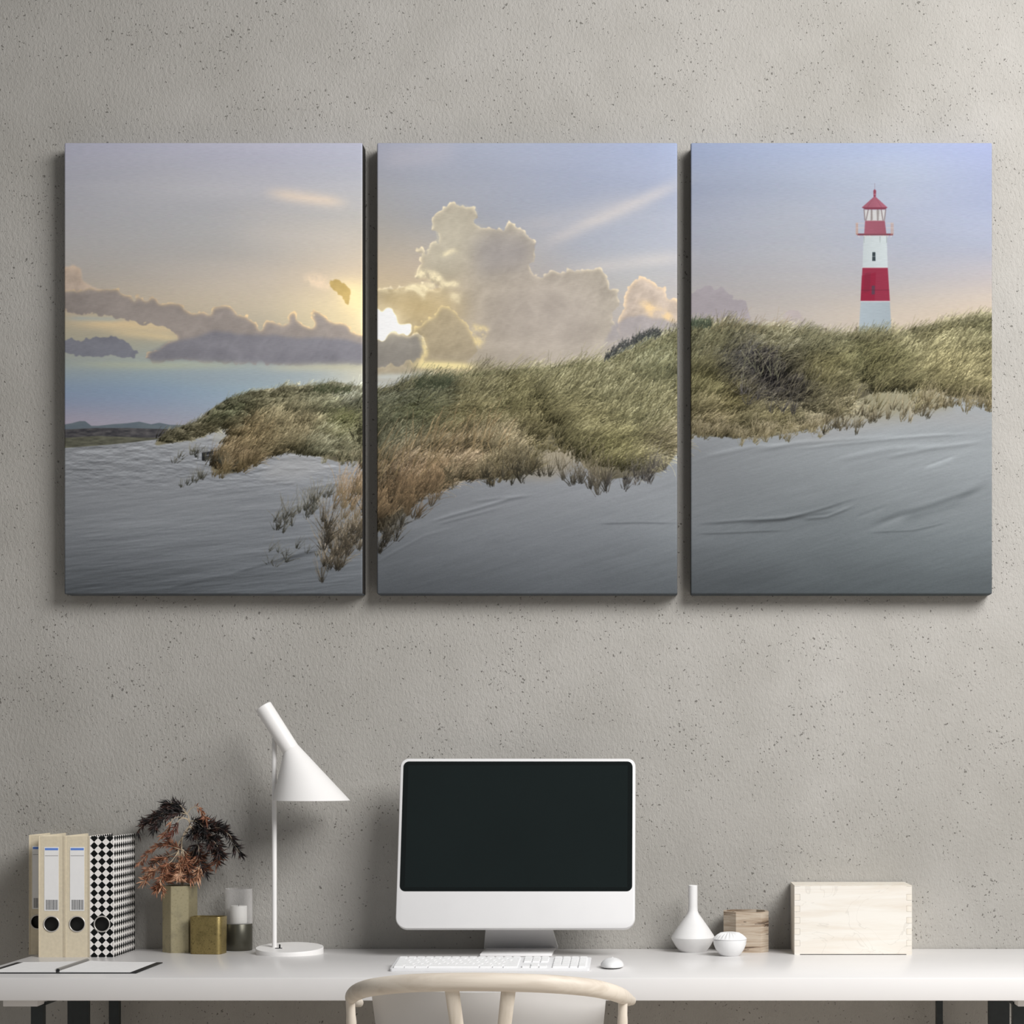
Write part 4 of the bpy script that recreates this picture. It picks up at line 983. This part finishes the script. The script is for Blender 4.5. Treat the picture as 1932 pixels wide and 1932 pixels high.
# ---------------- keyboard and mouse
ky0 = dep(1833); kx0, kx1 = wx(735, ky0), wx(1112, ky0); kd = .122; kt = math.radians(6.2)
kb = thing('keyboard', 'flat white full-size keyboard with white keys behind the chair', 'keyboard', ((kx0+kx1)/2, ky0, TOP))
kw = kx1-kx0
def kp(x, y, h): return Vector((x-kw/2, math.cos(kt)*y-math.sin(kt)*h, .0012+math.sin(kt)*y+math.cos(kt)*h))
def kbox(bm, x0, x1, y0, y1, h0, h1, top=0.):
    r0 = [kp(x0, y0, h0), kp(x1, y0, h0), kp(x1, y1, h0), kp(x0, y1, h0)]
    r1 = [kp(x0+top, y0+top, h1), kp(x1-top, y0+top, h1), kp(x1-top, y1-top, h1), kp(x0+top, y1-top, h1)]
    return loft(bm, [r0, r1])
kr = [(u, v) for u, v in rrect(kw, kd, .006, 6)]
link('keyboard_base', loft(B(), [[kp(u, v, -.001) for u, v in kr], [kp(u, v, .0042) for u, v in kr], [kp(kw/2+(u-kw/2)*.996, kd/2+(v-kd/2)*.99, .005) for u, v in kr]]), M['gap'], kb, 40)
link('riser', loft(B(), [[Vector((u-kw/2, y, z)) for u, y, z in ((.02, kd*.80, 0), (kw-.02, kd*.80, 0), (kw-.02, kd*.92, 0), (.02, kd*.92, 0))], [kp(u, v, 0) for u, v in ((.02, kd*.80), (kw-.02, kd*.80), (kw-.02, kd*.92), (.02, kd*.92))]]), M['gap'], kb)
U = .01843; kx = .008; rowy = [.008+.0184*k for k in range(6)]
rows = [(0, [1.25, 1.25, 1.5, 6.0, 1.5, 1.25, 1.75], 0), (1, [2.25]+[1]*10+[2.25], 0), (2, [1.75]+[1]*11+[1.75], 0), (3, [1.5]+[1]*12+[1.0], 0), (4, [1]*13+[1.5], 0), (5, [1.0357]*14, 0)]
def key(x, y, w, h):
    link('key', kbox(B(), x, x+w, y, y+h, .0048, .0088, .0009), M['keys'], kb)
for r, ws, _ in rows:
    x = kx; hgt = .0152 if r < 5 else .0120
    for w in ws:
        key(x, rowy[r], w*U-.0026, hgt); x += w*U
nx_ = kx+14.9*U
for r, cols in ((0, (0, 1, 2)), (1, (1,)), (3, (0, 1, 2)), (4, (0, 1, 2)), (5, (0, 1, 2))):
    for c in cols: key(nx_+c*U, rowy[r], U-.0026, .0152 if r < 5 else .0120)
px0 = nx_+3.55*U
for r in range(6):
    for c in range(4):
        if (r, c) in ((0, 1), (1, 3)): continue
        w = 2*U if (r, c) == (0, 0) else U; h = .0152 if r < 5 else .0120
        if (r, c) == (0, 3): h += .0184
        key(px0+c*U, rowy[r], w-.0026, h)
my = dep(1829.5)
ms = thing('mouse', 'small white rounded computer mouse right of the keyboard', 'mouse', (wx(1155, my+.04), my+.045, TOP))
bm = B(); bmesh.ops.create_uvsphere(bm, u_segments=40, v_segments=24, radius=1.)
for v in bm.verts:
    z = v.co.z; v.co = Vector((v.co.x*.0255, v.co.y*.046, (z*.0175+.004) if z > 0 else z*.0035+.004))
link('mouse_shell', bm, M['porcelain'], ms, 60)
bm = B(); bmesh.ops.create_uvsphere(bm, u_segments=16, v_segments=10, radius=.0028); bmesh.ops.translate(bm, verts=bm.verts, vec=(0, .024, .0182))
link('scroll_ball', bm, M['alu2'], ms, 60)

# ---------------- chair
chair = thing('chair', 'pale wooden armchair with a curved top rail and grey back, pulled up to the desk', 'chair', (-.33, -.9, 0))
CL = local(chair)
def ad(px, py, d): return at(px, py, d-CAMD)
rp = [(679, 1892, 3.94), (669, 1890, 3.87), (663, 1886, 3.79), (664, 1879, 3.725), (677, 1870, 3.68), (707, 1862, 3.635), (770, 1855.5, 3.60), (845, 1853, 3.583), (930, 1853, 3.58), (1029, 1856, 3.59), (1106, 1862.5, 3.62), (1148, 1870.5, 3.655), (1173, 1879, 3.70), (1184, 1885, 3.76), (1189, 1887, 3.85), (1193, 1888, 3.93)]
rr = [.0088, .0100, .0125, .0150, .0162, .0166, .0170, .0171, .0171, .0170, .0166, .0160, .0150, .0130, .0105, .0090]
C_ = catmull([ad(*p) for p in rp], 8)
ri = [rr[min(len(rr)-1, i//8)]+(rr[min(len(rr)-1, i//8+1)]-rr[min(len(rr)-1, i//8)])*(i % 8)/8 for i in range(len(C_))]
link('top_rail', CL(sweep(B(), C_, ri, 24, flat=.82)), M['chairwood'], chair, 50)
for top, bot in (((660.5, 1880, 3.725), (-.585, -1.0)), ((1175.5, 1880, 3.715), (-.085, -1.0))):
    a = ad(*top); b = Vector((bot[0], a.y+.0, .46)); c = Vector((bot[0]+(.02 if bot[0] < -.3 else -.02), a.y-.03, 0))
    link('rear_leg', CL(sweep(B(), catmull([a, a.lerp(b, .3)+Vector((0, 0, 0)), b, c], 6), [.0088]*4+[.0098]*4+[.013]*7+[.011]*4, 16)), M['chairwood_up'], chair, 50)
for sx in (-.545, -.115):
    link('front_leg', CL(sweep(B(), [Vector((sx, -.70, z)) for z in (.448, .3, .15, 0)], [.013, .0135, .0125, .010], 16)), M['chairwood_up'], chair, 50)
for (x0, x1, w0, w1) in ((852.5, 861.5, .0133, .0128), (959.5, 952, .0135, .0127)):
    a = ad(x0, 1866, 3.587); b = ad(x1, 1932, 3.60); e = a+(b-a)*4.55
    link('splat', CL(sweep(B(), [a, b, a+(b-a)*2.5, e], [w0, w1, .012, .012], 12, Vector((1, 0, 0)), .38)), M['chairwood_up'], chair, 50)
# grey back shell
bm = B(); nu, nv = 20, 10; ra, rbk = [], []
grid = []
for j in range(nv+1):
    v = j/nv; z = .464+(.748-.464)*v; row = []
    for i in range(nu+1):
        u = i/nu*2-1
        hw = .199+.027*v
        d = 3.65+.115*u*u+.05*(1-v)
        row.append(Vector((-.3385+u*hw*(1+.0*v), d-CAMD, z-.010*abs(u)**3*v)))
    grid.append(row)
def sheet(bm, off):
    vs = [[bm.verts.new(p+off) for p in r] for r in grid]
    for j in range(nv):
        for i in range(nu): bm.faces.new([vs[j][i], vs[j][i+1], vs[j+1][i+1], vs[j+1][i]])
    return vs
A_ = sheet(bm, Vector((0, 0, 0))); Bq = sheet(bm, Vector((0, .012, 0)))
edge = lambda V: V[0]+[r[-1] for r in V[1:]]+V[-1][-2::-1]+[r[0] for r in V[-2:0:-1]]
ea, eb = edge(A_), edge(Bq)
for k in range(len(ea)): bm.faces.new([ea[k], ea[(k+1) % len(ea)], eb[(k+1) % len(eb)], eb[k]])
link('back_shell', CL(bm), M['shell'], chair, 50)
so = [(u-.225, v-.205) for u, v in rrect(.45, .41, .05, 8, .09)]
link('seat', CL(loft(B(), [[(-.335+u, -.88+v, .43) for u, v in so], [(-.335+u*1.02, -.88+v*1.02, .445) for u, v in so], [(-.335+u*.97, -.88+v*.97, .463) for u, v in so]])), M['shell'], chair, 40)
for za, zb_, in ((.30, .30),):
    for sx, ex in ((-.575, -.545), (-.095, -.115)):
        link('side_stretcher', CL(sweep(B(), [Vector((sx, -1.01, za)), Vector((ex, -.70, zb_))], .008, 12)), M['chairwood_up'], chair, 50)

# ---------------- right-hand group
def px_lathe(prof, base_py, cx_px, yc):
    k = (CAMD+yc)/F
    return [(r*k, max(0, (base_py-py)*k)) for r, py in prof]
yv = -.072
bv = thing('bottle_vase', 'matte white ceramic bottle vase with a slim neck and diamond belly', 'vase', (wx(1307.3, yv), yv, TOP))
pf = px_lathe([(0, 1796), (24.5, 1796), (26, 1794.5), (33, 1785), (40.2, 1772.5), (41.2, 1769), (40.0, 1766), (30, 1751), (20, 1737), (11.5, 1725), (9.2, 1719), (8.7, 1710), (8.7, 1671.6), (8.0, 1670.8), (7.0, 1671.6), (7.0, 1715), (0, 1722)], 1796, 1307, yv)
bm = lathe(B(), pf, 72); link('vase_body', bm, M['matte'], bv, 30)
yw = -.0565
wj = thing('wooden_jar', 'faceted weathered wood jar with dark cracks behind the white lidded bowl', 'jar', (wx(1407, yw), yw, TOP))
w2 = (1448.8-1364.6)/2*(CAMD+yw)/F; k = (CAMD-.1)/F
fx0, fx1 = (1387-1407)*k, (1433.7-1407)*k
ol = [(fx0, -.0475), (fx1, -.0475), (w2, -.022), (w2*.98, .018), (fx1*.95, .0475), (fx0*1.05, .0475), (-w2*.98, .022), (-w2, -.016)]
hz_ = (1797.5-1721.0)*(CAMD-.1)/F
bm = loft(B(), [[(x, y, 0) for x, y in ol], [(x*1.005, y*1.0, hz_) for x, y in ol], [(x*.86, y*.86, hz_) for x, y in ol], [(x*.84, y*.84, .012) for x, y in ol]])
link('jar_body', bm, M['bark'], wj, 20)
yo = -.172
bowl = thing('lidded_bowl', 'small round white porcelain bowl with a fluted lid', 'bowl', (wx(1377, yo), yo, TOP))
pf = px_lathe([(0, 1803.5), (17, 1803.5), (18.5, 1802), (20, 1801), (27, 1791), (30.5, 1782), (31.6, 1774), (31.0, 1773.2), (29.2, 1774), (27, 1784), (15, 1798), (0, 1799)], 1803.5, 1377, yo)
link('bowl_body', lathe(B(), pf, 72), M['porcelain'], bowl, 35)
pf = px_lathe([(0, 1772.6), (31.3, 1772.8), (31.9, 1772), (31.9, 1771), (30.2, 1769.5), (25, 1765), (18, 1760.8), (9, 1758.6), (0, 1758.2)], 1803.5, 1377, yo)
bm = lathe(B(), pf, 96)
kk = (CAMD+yo)/F
for v in bm.verts:
    r = math.hypot(v.co.x, v.co.y)/kk
    if 12 < r < 31 and v.co.z > (1803.5-1771)*kk:
        v.co.z += .0009*math.cos(24*math.atan2(v.co.y, v.co.x))
link('lid', bm, M['porcelain'], bowl, 35)

yx = dep(1801.3); kx_ = (CAMD+yx)/F
bx0, bx1 = wx(1499, yx), wx(1720.6, yx); bz = (1801.3-1672)*kx_; bdp = -yx-.006
wb = thing('wooden_box', 'pale wooden box with finger-jointed corners at the right end of the desk', 'box', ((bx0+bx1)/2, yx, TOP))
bw = bx1-bx0; hwb = bw/2; tk = 10.4*kx_
def zpy(py): return (1801.3-py)*kx_
fing = [(1687.3, 1698.5), (1709.2, 1719.8), (1731, 1741.5), (1752.2, 1763), (1774, 1784.5)]
g = .00035
# front panel keeps the fields between the fingers
bm = box(B(), -hwb+tk, hwb-tk, 0, tk, .0016, bz)
zs = [(zpy(b), zpy(a)) for a, b in fing][::-1]
prev = 0.
for s in (-1, 1):
    p = 0.
    for z0, z1 in zs+[(bz, bz)]:
        xa, xb = (-hwb, -hwb+tk) if s < 0 else (hwb-tk, hwb)
        if z0-g > p: box(bm, xa, xb, 0, tk, p, z0-g)
        p = z1+g
link('front_panel', bm, M['boxwood'], wb)
for s in (-1, 1):
    xa, xb = (-hwb, -hwb+tk) if s < 0 else (hwb-tk, hwb)
    bm = box(B(), xa, xb, tk+.0002, bdp, 0, bz)
    for z0, z1 in zs: box(bm, xa+(g if s > 0 else 0), xb-(g if s < 0 else 0), .0002, tk+.0004, z0, z1)
    link('side_panel', bm, M['boxside'], wb)
link('back_panel', box(B(), -hwb+tk, hwb-tk, bdp-tk, bdp, .0016, bz), M['boxwood'], wb)
link('lid', box(B(), -hwb, hwb, 0, bdp, bz+.0001, bz+.0006+.001), M['boxside'], wb)
link('bottom_panel', box(B(), -hwb+tk, hwb-tk, tk, bdp-tk, .003, .008), M['boxside'], wb)

# ---------------- light, world, camera
def area(name, loc, target, sx, sy, power, col):
    d = bpy.data.lights.new(name, 'AREA'); d.shape = 'RECTANGLE'; d.size = sx; d.size_y = sy; d.energy = power; d.color = col
    o = bpy.data.objects.new(name, d); COL.objects.link(o); o.location = loc
    o.rotation_euler = (Vector(target)-Vector(loc)).to_track_quat('-Z', 'Y').to_euler(); return o
kl = area('daylight', KEY_LOC, KEY_TGT, KEY_SIZE[0], KEY_SIZE[1], KEY_POW, (1., .99, .98)); kl.data.spread = math.radians(KEY_SPREAD)
w = bpy.data.worlds.new('room_light'); sc.world = w; w.use_nodes = True
w.node_tree.nodes['Background'].inputs[0].default_value = (.97, .985, 1., 1); w.node_tree.nodes['Background'].inputs[1].default_value = AMB
cam = bpy.data.cameras.new('camera'); co = bpy.data.objects.new('camera', cam); COL.objects.link(co)
co.location = (0, -CAMD, EYE); co.rotation_euler = (PI/2, 0, 0)
cam.sensor_width = 36; cam.lens = F/1932*36; cam.shift_x = (966-VX)/1932; cam.shift_y = (VY-966)/1932; cam.clip_end = 60
sc.camera = co
sc.view_settings.view_transform = 'Standard'; sc.view_settings.look = 'None'; sc.view_settings.gamma = 1; sc.view_settings.use_curve_mapping = False
sc.view_settings.exposure = EXPO
sc.cycles.use_denoising = True; sc.cycles.max_bounces = 8; sc.cycles.transparent_max_bounces = 16
